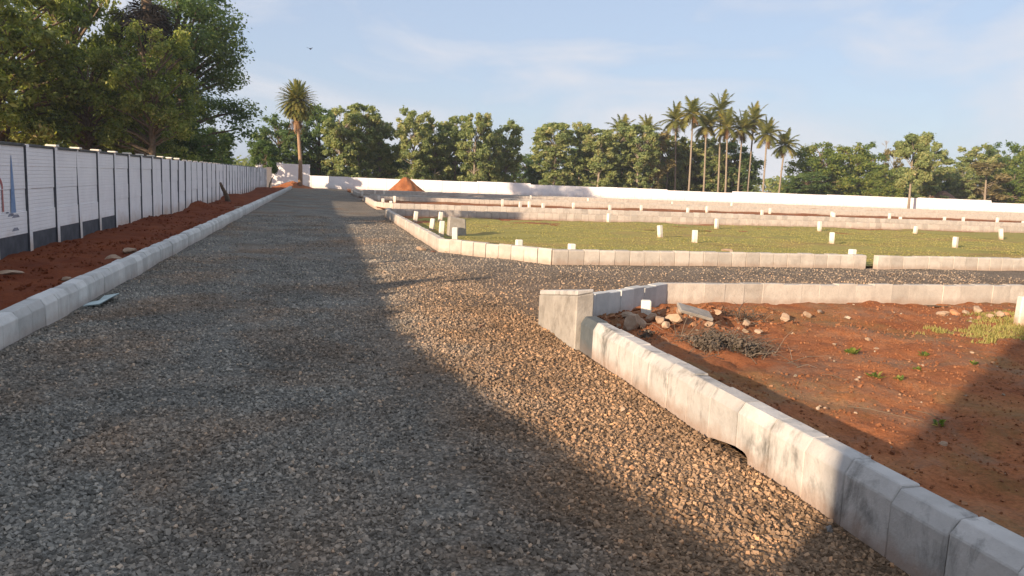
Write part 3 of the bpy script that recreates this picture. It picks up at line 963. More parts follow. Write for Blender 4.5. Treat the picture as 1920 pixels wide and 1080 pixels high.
def rock(x, y, sx, sy, sz, m, label, seed, name='rock', cat='rock', zf=None, dz=0.0, rz=None, group=None, lvl=0.05):
    gx, gy = PX(x, y, lvl)
    z = float(zf(np.array([gx]), np.array([gy]))[0]) if zf else 0.0
    o = rocky(name, sx, sy, sz, MT[m], seed, (gx, gy, z + sz * 0.35 + dz), seed * 1.3 if rz is None else rz)
    tag(o, label, cat, group)
    return o


# rubble at the near plot corner
rock(1186, 592, 0.16, 0.11, 0.13, 'rock_tan', 'pale broken lump left of the cream marker post', 3, zf=soil0_h, dz=0.03, lvl=0.2)
rock(1200, 590, 0.09, 0.07, 0.10, 'rock_tan', 'small pale lump behind the cream marker post', 14, zf=soil0_h, dz=0.03, lvl=0.2)
rock(1262, 588, 0.12, 0.09, 0.08, 'rock_tan', 'flat tan lump right of the cream marker post', 4, zf=soil0_h, dz=0.02, lvl=0.2)
rock(1238, 590, 0.08, 0.07, 0.06, 'rock_tan', 'small tan lump between the post and the leaning slab', 5, zf=soil0_h, dz=0.02, lvl=0.2)
rock(1470, 598, 0.09, 0.07, 0.075, 'rock_tan', 'pale wedge shaped rock below the far kerb, left of two', 6, zf=soil0_h)
rock(1511, 592, 0.07, 0.06, 0.065, 'rock_tan', 'pale wedge shaped rock below the far kerb, right of two', 7, zf=soil0_h)
rock(1538, 584, 0.08, 0.05, 0.04, 'rock_tan', 'low flat pale rock at the foot of the far kerb', 8, zf=soil0_h)
for k, (x, y, a, m_) in enumerate(((1768, 588, 0.094, 'rock_tan'), (1790, 583, 0.088, 'brick_orange'), (1812, 583, 0.075, 'rock_tan'), (1832, 582, 0.094, 'rock_tan'), (1836, 590, 0.069, 'brick_orange'), (1856, 591, 0.062, 'rock_tan'), (1872, 590, 0.088, 'rock_tan'), (1886, 588, 0.062, 'brick_orange'))):
    rock(x, y, a, a * 0.8, a * 0.75, m_, ['leftmost lump', 'second lump', 'third lump', 'fourth lump', 'fifth lump', 'sixth lump', 'seventh lump', 'rightmost lump'][k] + ' of the broken brick row by the grass patch', 40 + k, 'brick_rubble', 'rubble', soil0_h, group='broken brick row')
for k, (x, y, a, lb) in enumerate(((1643, 645, 0.035, 'pale cube shaped stone in the middle of the bare soil'), (1567, 638, 0.04, 'flat pale stone on the soil right of the dry brush'), (1732, 676, 0.03, 'pale stone beside a green weed on the soil'),
                                   (1605, 710, 0.03, 'pale pebble on the soil, right of a pair'), (1537, 757, 0.022, 'paired pale pebbles near the kerb shadow, left'), (1549, 758, 0.02, 'paired pale pebbles near the kerb shadow, right'),
                                   (1828, 625, 0.025, 'tiny pale stone near the grass patch'), (1450, 657, 0.03, 'tan stone right of the dry brush heap'), (1628, 634, 0.05, 'long pale chip on the soil'), (1823, 660, 0.028, 'white chip near the shadow edge'),
                                   (1770, 823, 0.035, 'ochre stone lying in the shadow on the soil'), (1606, 768, 0.022, 'pale pebble in the middle of the soil near the kerb'))):
    rock(x, y, a, a * 0.75, a * 0.6, 'rock_tan', lb, 60 + k, 'stone', 'stone', soil0_h)
for k, (x, y, a, lb) in enumerate(((1222, 588, 0.07, 'pale chunk right behind the cream marker post'), (1250, 594, 0.06, 'tan chunk on the red heap, lower of two'), (1276, 580, 0.08, 'pale chunk on the red heap beside the leaning slab'), (1330, 590, 0.06, 'pale chunk right of the leaning slab'), (1345, 582, 0.05, 'small pale chunk at the foot of the slanting kerb end'), (1400, 586, 0.05, 'small tan chunk behind the dry brush'), (1425, 596, 0.045, 'small pale chunk right of the dry brush'), (1176, 583, 0.07, 'pale chunk leftmost on the red heap'))):
    rock(x, y, a * 1.2, a, a * 0.85, 'rock_tan', lb, 80 + k, zf=soil0_h, dz=0.03, lvl=0.2)
# leaning grey slab
gx, gy = PX(1303, 583, 0.26)
mb = MB()
mb.box(-0.19, 0.19, -0.11, 0.11, -0.018, 0.018)
o = link('broken_slab', mb.mesh('broken_slab', [MT['block_concrete']], False, 0.006, False), None, (gx, gy, 0.25), (R(14), R(14), R(-10)))
tag(o, 'flat grey broken slab leaning on the soil heap', 'slab')
# stone on the road shoulder, stone by the kerb foot, stones on the gravel
rock(790, 466, 0.17, 0.10, 0.09, 'rock_tan', 'pale angular stone on the gravel beside the plot corner', 21)
rock(812, 469, 0.07, 0.05, 0.05, 'wood_brown', 'dark clod right of the pale stone on the gravel', 22)
rock(1556, 978, 0.030, 0.026, 0.030, 'rock_grey', 'round grey brown stone against the foot of the near kerb', 23)
rock(1168, 757, 0.026, 0.022, 0.022, 'rock_tan', 'single pale pebble standing out on the sunlit gravel', 24)
rock(1066, 968, 0.018, 0.015, 0.01, 'brick_orange', 'red brick chip on the shaded gravel', 25)
rock(1245, 994, 0.016, 0.014, 0.012, 'rock_tan', 'pale pebble near the bottom of the sunlit gravel', 26)
rock(902, 604, 0.06, 0.04, 0.02, 'wood_brown', 'dark lump of earth on the sunlit gravel, left', 27)
rock(930, 583, 0.06, 0.04, 0.02, 'wood_brown', 'dark lump of earth on the sunlit gravel, right', 28)
rock(212, 483, 0.17, 0.12, 0.09, 'rock_tan', 'pale stone on the left verge, nearer of two', 29, zf=strip_h)
rock(240, 473, 0.24, 0.13, 0.10, 'rock_tan', 'long pale stone on the left verge, farther of two', 30, zf=strip_h)
rock(448, 388, 0.30, 0.16, 0.10, 'rock_tan', 'pale stone resting behind the left kerb far off', 31, zf=strip_h)
rock(12, 515, 0.22, 0.08, 0.05, 'rock_tan', 'pale flat stone at the foot of the wall by the left edge', 34, zf=strip_h)
rock(125, 521, 0.20, 0.07, 0.04, 'rock_tan', 'long flat stone on the verge at left', 35, zf=strip_h)
rock(1365, 469, 0.22, 0.10, 0.05, 'rock_tan', 'pale flat stone on the grass near the kerb', 36, zf=gh)

# pale blue sheet on the gravel, stick by the near kerb, small pale bits
mb = MB()
v = []
for i in range(7):
    t = i / 6
    v += [(-0.085 + 0.02 * math.sin(t * 5), -0.34 + 0.68 * t, 0.012 + 0.02 * math.sin(t * 7)), (0.085, -0.32 + 0.64 * t, 0.035 + 0.03 * t)]
f = [(2 * i, 2 * i + 1, 2 * i + 3, 2 * i + 2) for i in range(6)]
n0 = len(v)
v += [(a, b_, c_ - 0.01) for a, b_, c_ in v]
f += [tuple(i + n0 for i in q)[::-1] for q in f]
mb.add(v, f)
gx, gy = PX(192, 570)
o = link('plastic_sheet', mb.mesh('plastic_sheet', [MT['sheet_blue']], attr=False), None, (gx, gy, 0.02), (0, 0, R(-6)))
tag(o, 'pale blue green flat sheet lying by the left kerb', 'sheet')
mb = MB()
mb.tube([(2.72, 2.62, 0.20), (2.78, 2.3, 0.215), (2.86, 2.0, 0.20), (2.9, 1.75, 0.17)], [0.012, 0.017, 0.018, 0.02], 8)
o = link('stick', mb.mesh('stick', [MT['wood_brown']], True, attr=False), None)
tag(o, 'dark brown stick lying along the inside of the near kerb', 'stick')
for k, (x, y, ln, an, lb) in enumerate(((1655, 775, 0.55, 0.9, 'long pale twig on the soil near the shadow edge'), (1745, 779, 0.4, 1.4, 'straight pale twig at the edge of the shadow'), (1565, 712, 0.25, 1.2, 'short pale twig in the middle of the soil'))):
    gx, gy = PX(x, y, 0.03)
    z = float(soil0_h(np.array([gx]), np.array([gy]))[0]) + 0.012
    mb = MB()
    mb.tube([(-ln / 2, 0, 0), (-ln / 6, 0.03, 0.008), (ln / 6, 0.01, 0.004), (ln / 2, -0.03, 0.01)], [0.002, 0.0035, 0.003, 0.002], 6)
    o = link('twig', mb.mesh('twig', [MT['bark']], True, attr=False), None, (gx, gy, z), (0, 0, -an))
    tag(o, lb, 'twig')

# soil mound in front of the far wall
gx, gy = PX(757, 361)
mb = MB()
rings, seg = 12, 40
v = []
for i in range(rings + 1):
    t = i / rings
    for k in range(seg):
        an = 2 * math.pi * k / seg
        rr = t * 2.05 * (1 + 0.07 * math.sin(an * 3 + 1) + 0.05 * math.sin(an * 7 + t * 6)) * (1.08 if math.cos(an) > 0 else 0.92)
        zz = 1.7 * (1 - t) ** 1.0 * (1 if t > 0.12 else 1 - 0.5 * (0.12 - t)) * (1 + 0.10 * math.sin(an * 5 + t * 9) * t) + 0.05 * math.sin(an * 11 + t * 13) * t * (1 - t) * 4
        v.append((math.cos(an) * rr + 0.0, math.sin(an) * rr, zz - 0.03))
f = [(i * seg + k, i * seg + (k + 1) % seg, (i + 1) * seg + (k + 1) % seg, (i + 1) * seg + k) for i in range(rings) for k in range(seg)]
mb.add(v, f)
o = link('soil_mound', mb.mesh('soil_mound', [MT['mound_soil']], True, attr=False), None, (gx, gy - 1.0, 0))
tag(o, 'cone shaped heap of red soil before the white wall', 'soil heap')
# low soil heap round the foot of the tall palm
mb = MB()
v = []
for i in range(rings + 1):
    t = i / rings
    for k in range(seg):
        an = 2 * math.pi * k / seg
        rr = t * (1.5 + 0.2 * math.sin(an * 2) + 0.12 * math.sin(an * 5 + 2))
        v.append((math.cos(an) * rr * 1.5, math.sin(an) * rr, 0.75 * (1 - t) ** 1.3 + 0.06 * math.sin(an * 7 + t * 8) * t * (1 - t) * 4 - 0.03))
mb.add(v, f)
o = link('soil_mound', mb.mesh('soil_mound', [MT['mound_soil']], True, attr=False), None, (-2.75, 84.2, 0))
tag(o, 'low shaded heap of dark red soil round the palm foot', 'soil heap')

# stump and dead stem on the left verge
mb = MB()
mb.tube([(0, 0, -0.1), (-0.06, -0.12, 0.25), (-0.2, -0.5, 0.62), (-0.26, -0.78, 0.85)], [0.14, 0.11, 0.08, 0.06], 8)
gx, gy = PX(428, 380)
o = link('stump', mb.mesh('stump', [MT['bark']], True, attr=False), None, (gx, gy, 0.1))
tag(o, 'dark leaning stump at the foot of the left wall', 'stump')
mb = MB()
mb.tube([(0, 0, -0.1), (0.05, 0.1, 0.45), (0.15, 0.6, 0.8), (0.3, 1.3, 1.15)], [0.09, 0.07, 0.05, 0.03], 6)
gx, gy = PX(510, 356)
o = link('dead_stem', mb.mesh('dead_stem', [MT['bark']], True, attr=False), None, (gx, gy - 4, 0.1))
tag(o, 'thin dark stem leaning against the far end of the left wall', 'stem')


# ------------------------------------------------------------------ vegetation
def leafcloud(centres, radii, n_, size, seed, aspect=0.5, shell=0.5, up_bias=0.35, tint_shift=0.0, squash=0.8):
    """quads spread through clumps; returns verts, faces, tint"""
    q = np.random.default_rng(seed)
    centres, radii = np.asarray(centres, float), np.asarray(radii, float)
    wgt = radii ** 2
    idx = q.choice(len(centres), n_, p=wgt / wgt.sum())
    d = q.normal(size=(n_, 3))
    d /= np.linalg.norm(d, axis=1)[:, None]
    rr = radii[idx] * (shell + (1 - shell) * q.random(n_)) * (1 + 0.25 * q.normal(size=n_))
    pos = centres[idx] + d * rr[:, None] * np.array([1, 1, squash])
    nrm = d * 0.9 + q.normal(size=(n_, 3)) * 0.6 + np.array([0, 0, up_bias])
    nrm /= np.linalg.norm(nrm, axis=1)[:, None]
    tng = np.cross(nrm, q.normal(size=(n_, 3)))
    tng[:, 2] -= 0.25
    tng -= nrm * (tng * nrm).sum(1)[:, None]
    tng /= np.linalg.norm(tng, axis=1)[:, None]
    bt = np.cross(nrm, tng)
    s = size * q.uniform(0.6, 1.35, n_)[:, None]
    v = np.stack([pos - tng * s, pos + bt * s * aspect - tng * s * 0.15 + nrm * s * 0.12, pos + tng * s, pos - bt * s * aspect - tng * s * 0.15 + nrm * s * 0.12], 1).reshape(-1, 3)
    ct = q.random(len(centres))
    t = np.clip(0.45 * ct[idx] + 0.55 * q.random(n_) + tint_shift, 0, 1)
    return v, np.arange(4 * n_).reshape(-1, 4), np.repeat(t, 4)


def tree_meshes(name, H, Rr, z0, n_clump, n_leaf, lsize, leafm, barkm, seed, trunk_r=0.16, top=0.55, clump_r=0.30, prof=None, fork=None, shell=0.6, aspect=0.5):
    """crown fills a profile between z0 and H; prof(t) gives relative radius at relative height t"""
    q = random.Random(seed)
    prof = prof or (lambda t: math.sin(math.pi * min(1, 0.12 + 0.88 * t) ** 0.8) ** 0.6)
    cs, rs = [], []
    tries = 0
    while len(cs) < n_clump and tries < 6000:
        tries += 1
        t = q.random()
        pr = max(0.1, prof(t))
        if q.random() > pr: continue
        an = q.uniform(0, 6.283)
        rr = Rr * pr * math.sqrt(q.uniform(0.05, 1)) * 0.92
        c = (math.cos(an) * rr, math.sin(an) * rr, z0 + (H - z0) * t * 0.97)
        r_ = Rr * clump_r * q.uniform(0.6, 1.35) * (0.75 + 0.25 * pr)
        if any((c[0] - d[0]) ** 2 + (c[1] - d[1]) ** 2 + (c[2] - d[2]) ** 2 < (0.55 * r_) ** 2 for d in cs): continue
        cs.append(c)
        rs.append(r_)
    v, f, t = leafcloud(cs, rs, n_leaf, lsize, seed + 1, aspect, shell)
    crown = mesh(name + '_crown', v, f, [MT[leafm]], False, None, t)
    mb = MB()
    th = z0 + (H - z0) * top
    lean = (q.uniform(-0.25, 0.25), q.uniform(-0.25, 0.25))
    path = [(0, 0, -0.2), (lean[0] * 0.2, lean[1] * 0.2, th * 0.3), (lean[0] * 0.6, lean[1] * 0.6, th * 0.65), (lean[0], lean[1], th), (lean[0] * 1.2, lean[1] * 1.2, H * 0.88)]
    mb.tube(path, [trunk_r * 1.25, trunk_r, trunk_r * 0.8, trunk_r * 0.55, trunk_r * 0.2], 8)
    for c, r_ in sorted(zip(cs, rs), key=lambda a: -a[1])[:max(8, n_clump // 2)]:
        zb = max(z0 * 0.7, min(c[2] - 0.4, c[2] * 0.75))
        tt = min(1, zb / th)
        b0 = Vector((lean[0] * tt, lean[1] * tt, zb))
        cv = Vector(c)
        md = (b0 + cv) / 2 + Vector((q.uniform(-.2, .2), q.uniform(-.2, .2), 0.15 * r_))
        mb.tube([b0, md, cv], [trunk_r * 0.38, trunk_r * 0.25, trunk_r * 0.1], 5, cap=False)
    return crown, mb.mesh(name + '_trunk', [MT[barkm]], True, attr=False)


def plant(name, meshes, loc, rz=0.0, sc=(1, 1, 1), label='', cat='tree', group=None):
    root = empty(name, loc, rz)
    root.scale = sc
    tag(root, label, cat, group)
    link('crown', meshes[0], root)
    link('trunk', meshes[1], root)
    return root


# --- big trees beyond the left wall
round_prof = lambda t: max(0.15, math.sin(math.pi * (0.10 + 0.86 * t)) ** 0.55)
tA = tree_meshes('leafy', 11.5, 5.2, 1.2, 170, 25000, 0.14, 'leaf_yellowgreen', 'bark', 101, 0.3, prof=lambda t: 0.75 + 0.25 * math.sin(math.pi * t), clump_r=0.15, shell=0.2)
tB = tree_meshes('leafy', 13.0, 4.3, 1.2, 160, 23000, 0.14, 'leaf_yellowgreen', 'bark', 102, 0.3, prof=lambda t: 0.7 + 0.3 * math.sin(math.pi * t), clump_r=0.16, shell=0.2)
tD = tree_meshes('leafy', 15.0, 4.3, 1.4, 150, 32000, 0.12, 'leaf_dark', 'bark', 103, 0.34, prof=lambda t: max(0.3, 1 - 0.6 * abs(t - 0.45) ** 1.5 * 2.2), clump_r=0.20)
LT = 'trees beyond the left wall'
plant('broadleaf_tree', tA, (-17.2, 38.0, 0), 0.4, (1, 1, 1), 'yellow green leafy tree at the far left edge', group=LT)
plant('broadleaf_tree', tB, (-16.2, 46.0, 0), 1.9, (1.05, 1.05, 1.0), 'yellow green tree filling the upper left corner, second from the edge', group=LT)
plant('broadleaf_tree', tA, (-14.6, 54.5, 0), 3.3, (0.85, 0.85, 1.2), 'leafy tree behind the dark fan palm', group=LT)
plant('broadleaf_tree', tD, (-9.3, 58.0, 0), 0.6, (1.15, 1.15, 1.0), 'tall dark green tree standing out against the sky above the left wall', group=LT)
plant('broadleaf_tree', tD, (-16.5, 62, 0), 4.4, (1.0, 1.0, 0.5), 'shaded tree behind the tall dark green one', group=LT)
plant('broadleaf_tree', tB, (-12.7, 48.5, 0), 2.7, (0.75, 0.75, 0.62), 'lower leafy tree in front of the fan palm trunk', group=LT)
plant('broadleaf_tree', tD, (-11.0, 52.0, 0), 5.1, (0.62, 0.62, 0.5), 'lower dark leafy tree right of the fan palm', group=LT)
plant('broadleaf_tree', tB, (-10.3, 20.0, 0), 2.2, (0.5, 0.5, 0.55), 'low leafy tree behind the wall just left of the view', group=LT)
_x, _y, _ = AT(285, 300, 46)
plant('broadleaf_tree', tB, (_x, _y, 0), 4.1, (0.66, 0.66, 0.7), 'leafy tree below the skirt of the fan palm', group=LT)
tE = tree_meshes('leafy', 4.6, 1.6, 0.9, 44, 12000, 0.10, 'leaf_bright', 'bark', 104, 0.12, prof=round_prof, clump_r=0.24)
plant('broadleaf_tree', tE, (-9.6, 53.0, 0), 2.4, (1.4, 1.4, 1.1), 'low bushy tree below the tall dark green one', group=LT)
plant('broadleaf_tree', tE, (-9.8, 82.5, 0), 0.2, (1.25, 1.25, 1.2), 'small round green tree peeping over the far left wall', group=LT)
plant('broadleaf_tree', tE, (-5.35, 80.5, 0.0), 1.2, (0.85, 0.85, 0.95), 'small bright green tree right behind the dark pillar', group=LT)
# low shrubs and saplings behind the near part of the wall (their tops shade the road)
tS = tree_meshes('shrub', 2.65, 0.75, 0.3, 16, 3200, 0.06, 'leaf_dark', 'bark', 105, 0.04, prof=round_prof)
plant('shrub', tS, (-5.8, 6.4, 0), 0.4, (0.5, 0.5, 1.14), 'slender shrub behind the near wall, nearer of two', 'shrub', 'shrubs behind the left wall')
plant('shrub', tS, (-5.8, 9.3, 0), 2.4, (0.5, 0.5, 1.02), 'slender shrub behind the near wall, farther of two', 'shrub', 'shrubs behind the left wall')


# --- palms
def frond(mb, base, dirv, length, droop, n_l, wleaf, lleaf, m=0, q=random, twist=0.0, vee=0.5):
    d = Vector(dirv).normalized()
    side0 = d.cross(Vector((0, 0, 1)))
    if side0.length < 0.05: side0 = Vector((1, 0, 0))
    side0.normalize()
    pts = []
    p_ = Vector(base)
    cur = d.copy()
    st = length / 8
    for i in range(9):
        pts.append(p_.copy())
        p_ = p_ + cur * st
        cur = (cur + Vector((0, 0, -droop * (0.35 + i * 0.12)))).normalized()
    tn = q.random()
    mb.tube(pts, [0.022 * (1 - i / 9.5) for i in range(9)], 4, m, tn * 0.5, cap=False)
    for i in range(n_l):
        t = 0.12 + 0.88 * i / n_l
        k = min(7, int(t * 8))
        fr = t * 8 - k
        b_ = pts[k].lerp(pts[k + 1], fr)
        ax = (pts[k + 1] - pts[k]).normalized()
        side = ax.cross(Vector((0, 0, 1)))
        side = side.normalized() if side.length > 0.05 else side0
        nrm = side.cross(ax)
        ll = lleaf * (math.sin(math.pi * min(1, 0.22 + 0.75 * t)) ** 0.7) * q.uniform(0.8, 1.15)
        for s in (-1, 1):
            tip = b_ + side * s * ll * 0.8 + ax * ll * 0.55 + nrm * ll * (vee - 0.5) + Vector((0, 0, -ll * 0.35 * q.uniform(0.3, 1.4)))
            mb.add([b_ - ax * wleaf, b_ + ax * wleaf, tip], [(0, 1, 2)], m, min(1, max(0, tn * 0.6 + q.random() * 0.4)))


def coconut(seed, H, lean, n_f=20, fl=2.3, dead=5):
    q = random.Random(seed)
    mb = MB()
    pts = [(lean[0] * t ** 1.4 * H, lean[1] * t ** 1.4 * H, H * t - 0.2 * (t == 0)) for t in (0, 0.2, 0.4, 0.6, 0.8, 1)]
    mb.tube(pts, [0.17, 0.125, 0.115, 0.11, 0.105, 0.11], 8)
    trunk = mb.mesh('palm_trunk', [MT['bark_pale']], True, attr=False)
    mb = MB()
    top_ = Vector(pts[-1])
    for i in range(n_f):
        an = i * 2.4 + q.uniform(-0.3, 0.3)
        el = R(82) - (i / n_f) * R(122) + q.uniform(-0.12, 0.12)
        frond(mb, top_, (math.cos(an) * math.cos(el), math.sin(an) * math.cos(el), math.sin(el)), fl * q.uniform(0.8, 1.1), 0.15 + 0.16 * i / n_f, 28, 0.065, 0.75, 0, q)
    crown = mb.mesh('palm_crown', [MT['leaf_palm']])
    mb = MB()
    for i in range(dead):
        an = q.uniform(0, 6.283)
        el = R(q.uniform(-75, -35))
        frond(mb, top_ - Vector((0, 0, 0.1)), (math.cos(an) * math.cos(el), math.sin(an) * math.cos(el), math.sin(el)), fl * q.uniform(0.5, 0.8), 0.2, 14, 0.03, 0.4, 0, q)
    dm = mb.mesh('dead_fronds', [MT['leaf_dead']])
    return crown, trunk, dm


def put_palm(name, ms, loc, rz, sc, label, group=None):
    root = empty(name, loc, rz)
    root.scale = (sc, sc, sc)
    tag(root, label, 'palm', group)
    link('crown', ms[0], root)
    link('trunk', ms[1], root)
    link('dead_fronds', ms[2], root)
    return root


CY = 90.0
ORD = ['first', 'second', 'third', 'fourth', 'fifth', 'sixth', 'seventh', 'eighth', 'ninth', 'tenth', 'eleventh']
COCO = [(1166, 1167, 246), (1216, 1214, 248), (1266, 1267, 226), (1292, 1298, 214), (1320, 1324, 236), (1347, 1353, 207), (1361, 1364, 238), (1384, 1391, 243), (1402, 1413, 226), (1431, 1440, 252), (1461, 1470, 272)]
for k, (xb, xt, yt) in enumerate(COCO):
    Yd = CY + (k % 3) * 1.6 - (0.0 if k > 1 else -4)
    bx, by, _ = AT(xb, 352, Yd)
    tx, ty, tz = AT(xt, yt, Yd)
    ms = coconut(300 + k, tz, ((tx - bx) / tz, random.uniform(-0.03, 0.03)), 28, 2.5 if k != 5 else 2.9, 6 if k not in (0, 1) else 2)
    put_palm('coconut_palm', ms, (bx, by, 0), 0, 1.0, f'coconut palm behind the far wall, {ORD[k]} from the left' + (', the tallest' if k == 5 else ''), 'coconut palms behind the far wall')

# tall wild date palm at the end of the road
q = random.Random(77)
bx, by, _ = AT(563, 340, 84.0)
tx, ty, tz = AT(557, 190, 84.0)
mb = MB()
mb.tube([(0, 0, -0.2), (0.02, 0, tz * 0.3), ((tx - bx) * 0.5, 0, tz * 0.6), ((tx - bx) * 0.9, 0, tz * 0.85), (tx - bx, 0, tz - 0.1)], [0.26, 0.2, 0.17, 0.17, 0.2], 10)
root = empty('date_palm', (bx, by, 0))
tag(root, 'tall slender palm with dense round crown at the end of the road', 'palm')
link('trunk', mb.mesh('palm_trunk', [MT['palm_bark']], True, attr=False), root)
mb = MB()
tp = Vector((tx - bx, 0, tz))
for i in range(210):
    an = i * 2.39996
    el = R(88) - (i / 210) ** 0.8 * R(150)
    frond(mb, tp, (math.cos(an) * math.cos(el), math.sin(an) * math.cos(el), math.sin(el)), 2.35 * (1.0 if el > -0.4 else 0.95) * q.uniform(0.85, 1.05), 0.15, 28, 0.06, 0.36, 0, q, vee=0.7)
link('crown', mb.mesh('palm_crown', [MT['leaf_palm']]), root)
mb = MB()
for i in range(46):
    an = i * 2.39996
    el = R(q.uniform(-86, -66))
    frond(mb, tp - Vector((0, 0, 0.7)), (math.cos(an) * math.cos(el), math.sin(an) * math.cos(el), math.sin(el)), q.uniform(1.6, 3.0), 0.03, 18, 0.05, 0.26, 0, q)
link('dead_fronds', mb.mesh('dead_fronds', [MT['leaf_dead']]), root)

# palmyra (fan palm) with a dark skirt, among the left trees
q = random.Random(78)
bx, by, bz = AT(274, -14, 51.0)
root = empty('fan_palm', (bx, by, 0))
tag(root, 'fan palm with dark hanging dead leaves among the left trees', 'palm')
mb = MB()
mb.tube([(0, 0, -0.2), (0.05, 0, bz * 0.5), (0, 0, bz)], [0.36, 0.3, 0.28], 10)
link('trunk', mb.mesh('palm_trunk', [MT['bark']], True, attr=False), root)


def fan(mb, base, dirv, stalk, rad, q, m=0):
    d = Vector(dirv).normalized()
    c = Vector(base) + d * stalk
    mb.tube([Vector(base), c], [0.03, 0.018], 4, m, 0.2, cap=False)
    side = d.cross(Vector((0, 0, 1)))
    side = side.normalized() if side.length > 0.05 else Vector((1, 0, 0))
    up_ = side.cross(d)
    for k in range(26):
        an = R(-125 + 250 * k / 25)
        dd = d * math.cos(an) + side * math.sin(an) + up_ * 0.12 * math.cos(k * 3.1)
        tip = c + dd * rad * q.uniform(0.8, 1.05) + Vector((0, 0, -0.25 * rad * q.random()))
        pw = (d * -math.sin(an) + side * math.cos(an)) * rad * 0.035
        md = c + dd * rad * 0.55
        mb.add([c, md - pw, tip, md + pw], [(0, 1, 2, 3)], m, q.random())


mb = MB()
for i in range(26):
    an = i * 2.4
    el = R(80) - i / 26 * R(85)
    fan(mb, (0, 0, bz), (math.cos(an) * math.cos(el), math.sin(an) * math.cos(el), math.sin(el)), 1.1, 1.25, q)
link('crown', mb.mesh('palm_crown', [MT['leaf_palm']]), root)
mb = MB()
for i in range(34):
    an = i * 2.4
    el = R(q.uniform(-82, -5))
    fan(mb, (0, 0, bz - 0.1 - 1.6 * q.random()), (math.cos(an) * math.cos(el), math.sin(an) * math.cos(el), math.sin(el)), q.uniform(0.9, 1.7), q.uniform(1.1, 1.5), q)
link('dead_fronds', mb.mesh('dead_fronds', [MT['leaf_deaddark']]), root)

# --- tree belt behind the far wall
teak_prof = lambda t: 0.62 + 0.38 * math.sin(math.pi * (0.15 + 0.7 * t))
TK = [tree_meshes('teak', 9.0, 2.2, 0.5, 110, 13000, 0.15, 'leaf_teak', 'bark_pale', 201 + k, 0.12, prof=teak_prof, clump_r=0.19, shell=0.3, aspect=0.62) for k in range(4)]
DK = [tree_meshes('dense', 8.0, 2.8, 0.4, 110, 13000, 0.15, 'leaf_dark', 'bark', 211 + k, 0.18, prof=round_prof, clump_r=0.19, shell=0.3) for k in range(2)]
MG = [tree_meshes('mango', 7.0, 3.3, 0.3, 120, 13000, 0.14, 'leaf_mango', 'bark', 221 + k, 0.2, prof=lambda t: max(0.2, (1 - t ** 2.4) ** 0.5), clump_r=0.17, shell=0.3) for k in range(2)]
PL = tree_meshes('pale', 8.0, 1.6, 1.2, 26, 3600, 0.16, 'leaf_pale', 'bark_pale', 231, 0.1, prof=teak_prof, clump_r=0.3)


def belt(ms, H, Rr, x, hw, ytop, Yd, label, name='broadleaf_tree', group='trees behind the far wall', rz=None):
    bx, by, _ = AT(x, 350, Yd)
    _, _, tz = AT(x, ytop, Yd)
    r_ = hw / 1450 * math.hypot(bx, by) * 1.2
    return plant(name, ms, (bx, by, 0), random.uniform(0, 6.28) if rz is None else rz, (r_ / Rr, r_ / Rr, tz / H), label, 'tree', group)


T_, D_, M_ = 2.2, 2.8, 3.3
belt(DK[0], 8, D_, 520, 42, 214, 93, 'dark round tree left of the tall palm')
belt(DK[1], 8, D_, 498, 20, 258, 100, 'low tree at the left end of the far tree belt')
belt(DK[1], 8, D_, 598, 44, 196, 96, 'dark tree just right of the tall palm')
for k, (x, hw, yt, lb) in enumerate(((640, 32, 200, 'teak like tree right of the tall palm, left of a close pair'), (672, 34, 193, 'tallest rounded tree of the left belt, right of a close pair'), (712, 26, 226, 'slimmer tree above the left half of the soil heap'),
                                     (772, 30, 202, 'upright tree with a pale stem directly above the soil heap'), (814, 30, 220, 'tree right of the one above the soil heap'), (852, 30, 213, 'tree with a broad top in the middle of the left belt'),
                                     (888, 28, 210, 'tree second from the right end pair of the left belt'), (918, 22, 240, 'lower tree between two taller ones in the left belt'), (948, 28, 223, 'last tall tree at the right end of the left belt'))):
    belt(TK[k % 4], 9, T_, x, hw, yt, 91 + (k % 3) * 2.2, lb)
for k, (x, hw, yt, Yd, lb) in enumerate(((735, 32, 270, 103, 'dark tree filling the gap behind the soil heap'), (985, 26, 288, 125, 'small far tree in the gap between the two belts'), (690, 40, 250, 101, 'dark tree deep behind the left belt'), (840, 60, 262, 103, 'dark mass of leaves behind the middle of the left belt'), (920, 40, 268, 104, 'dark tree behind the right part of the left belt'))):
    belt(DK[k % 2], 8, D_, x, hw, yt, Yd, lb)
for k, (x, hw, yt, lb) in enumerate(((1038, 38, 226, 'first tree of the middle belt, with a broad crown'), (1086, 22, 228, 'narrow tree second in the middle belt'), (1120, 34, 236, 'third tree of the middle belt'), (1155, 34, 226, 'fourth tree of the middle belt'), (1195, 32, 232, 'fifth tree of the middle belt'))):
    belt(TK[(k + 1) % 4], 9, T_, x, hw, yt, 90 + (k % 2) * 2.5, lb)
for x, hw, yt, Yd, lb in ((1010, 26, 285, 108, 'low tree left of the middle belt'), (1090, 50, 270, 104, 'dark tree behind the middle belt, left'), (1170, 50, 265, 104, 'dark tree behind the middle belt, right')):
    belt(DK[int(x) % 2], 8, D_, x, hw, yt, Yd, lb)
belt(PL, 8, 1.6, 1232, 22, 243, 92, 'pale yellow brown thin tree beside the coconut palms')
belt(TK[1], 9, T_, 1250, 30, 252, 96, 'leafy tree directly behind the third coconut palm')
belt(TK[3], 9, T_, 1290, 30, 262, 97, 'leafy tree behind the fourth coconut palm')
belt(TK[0], 9, T_, 1338, 30, 258, 97, 'leafy tree behind the tallest coconut palm')
belt(DK[0], 8, D_, 1262, 30, 272, 101, 'dark low tree behind the first coconut palms')
belt(DK[1], 8, D_, 1312, 48, 264, 99, 'dark round tree behind the coconut palms, left of two')
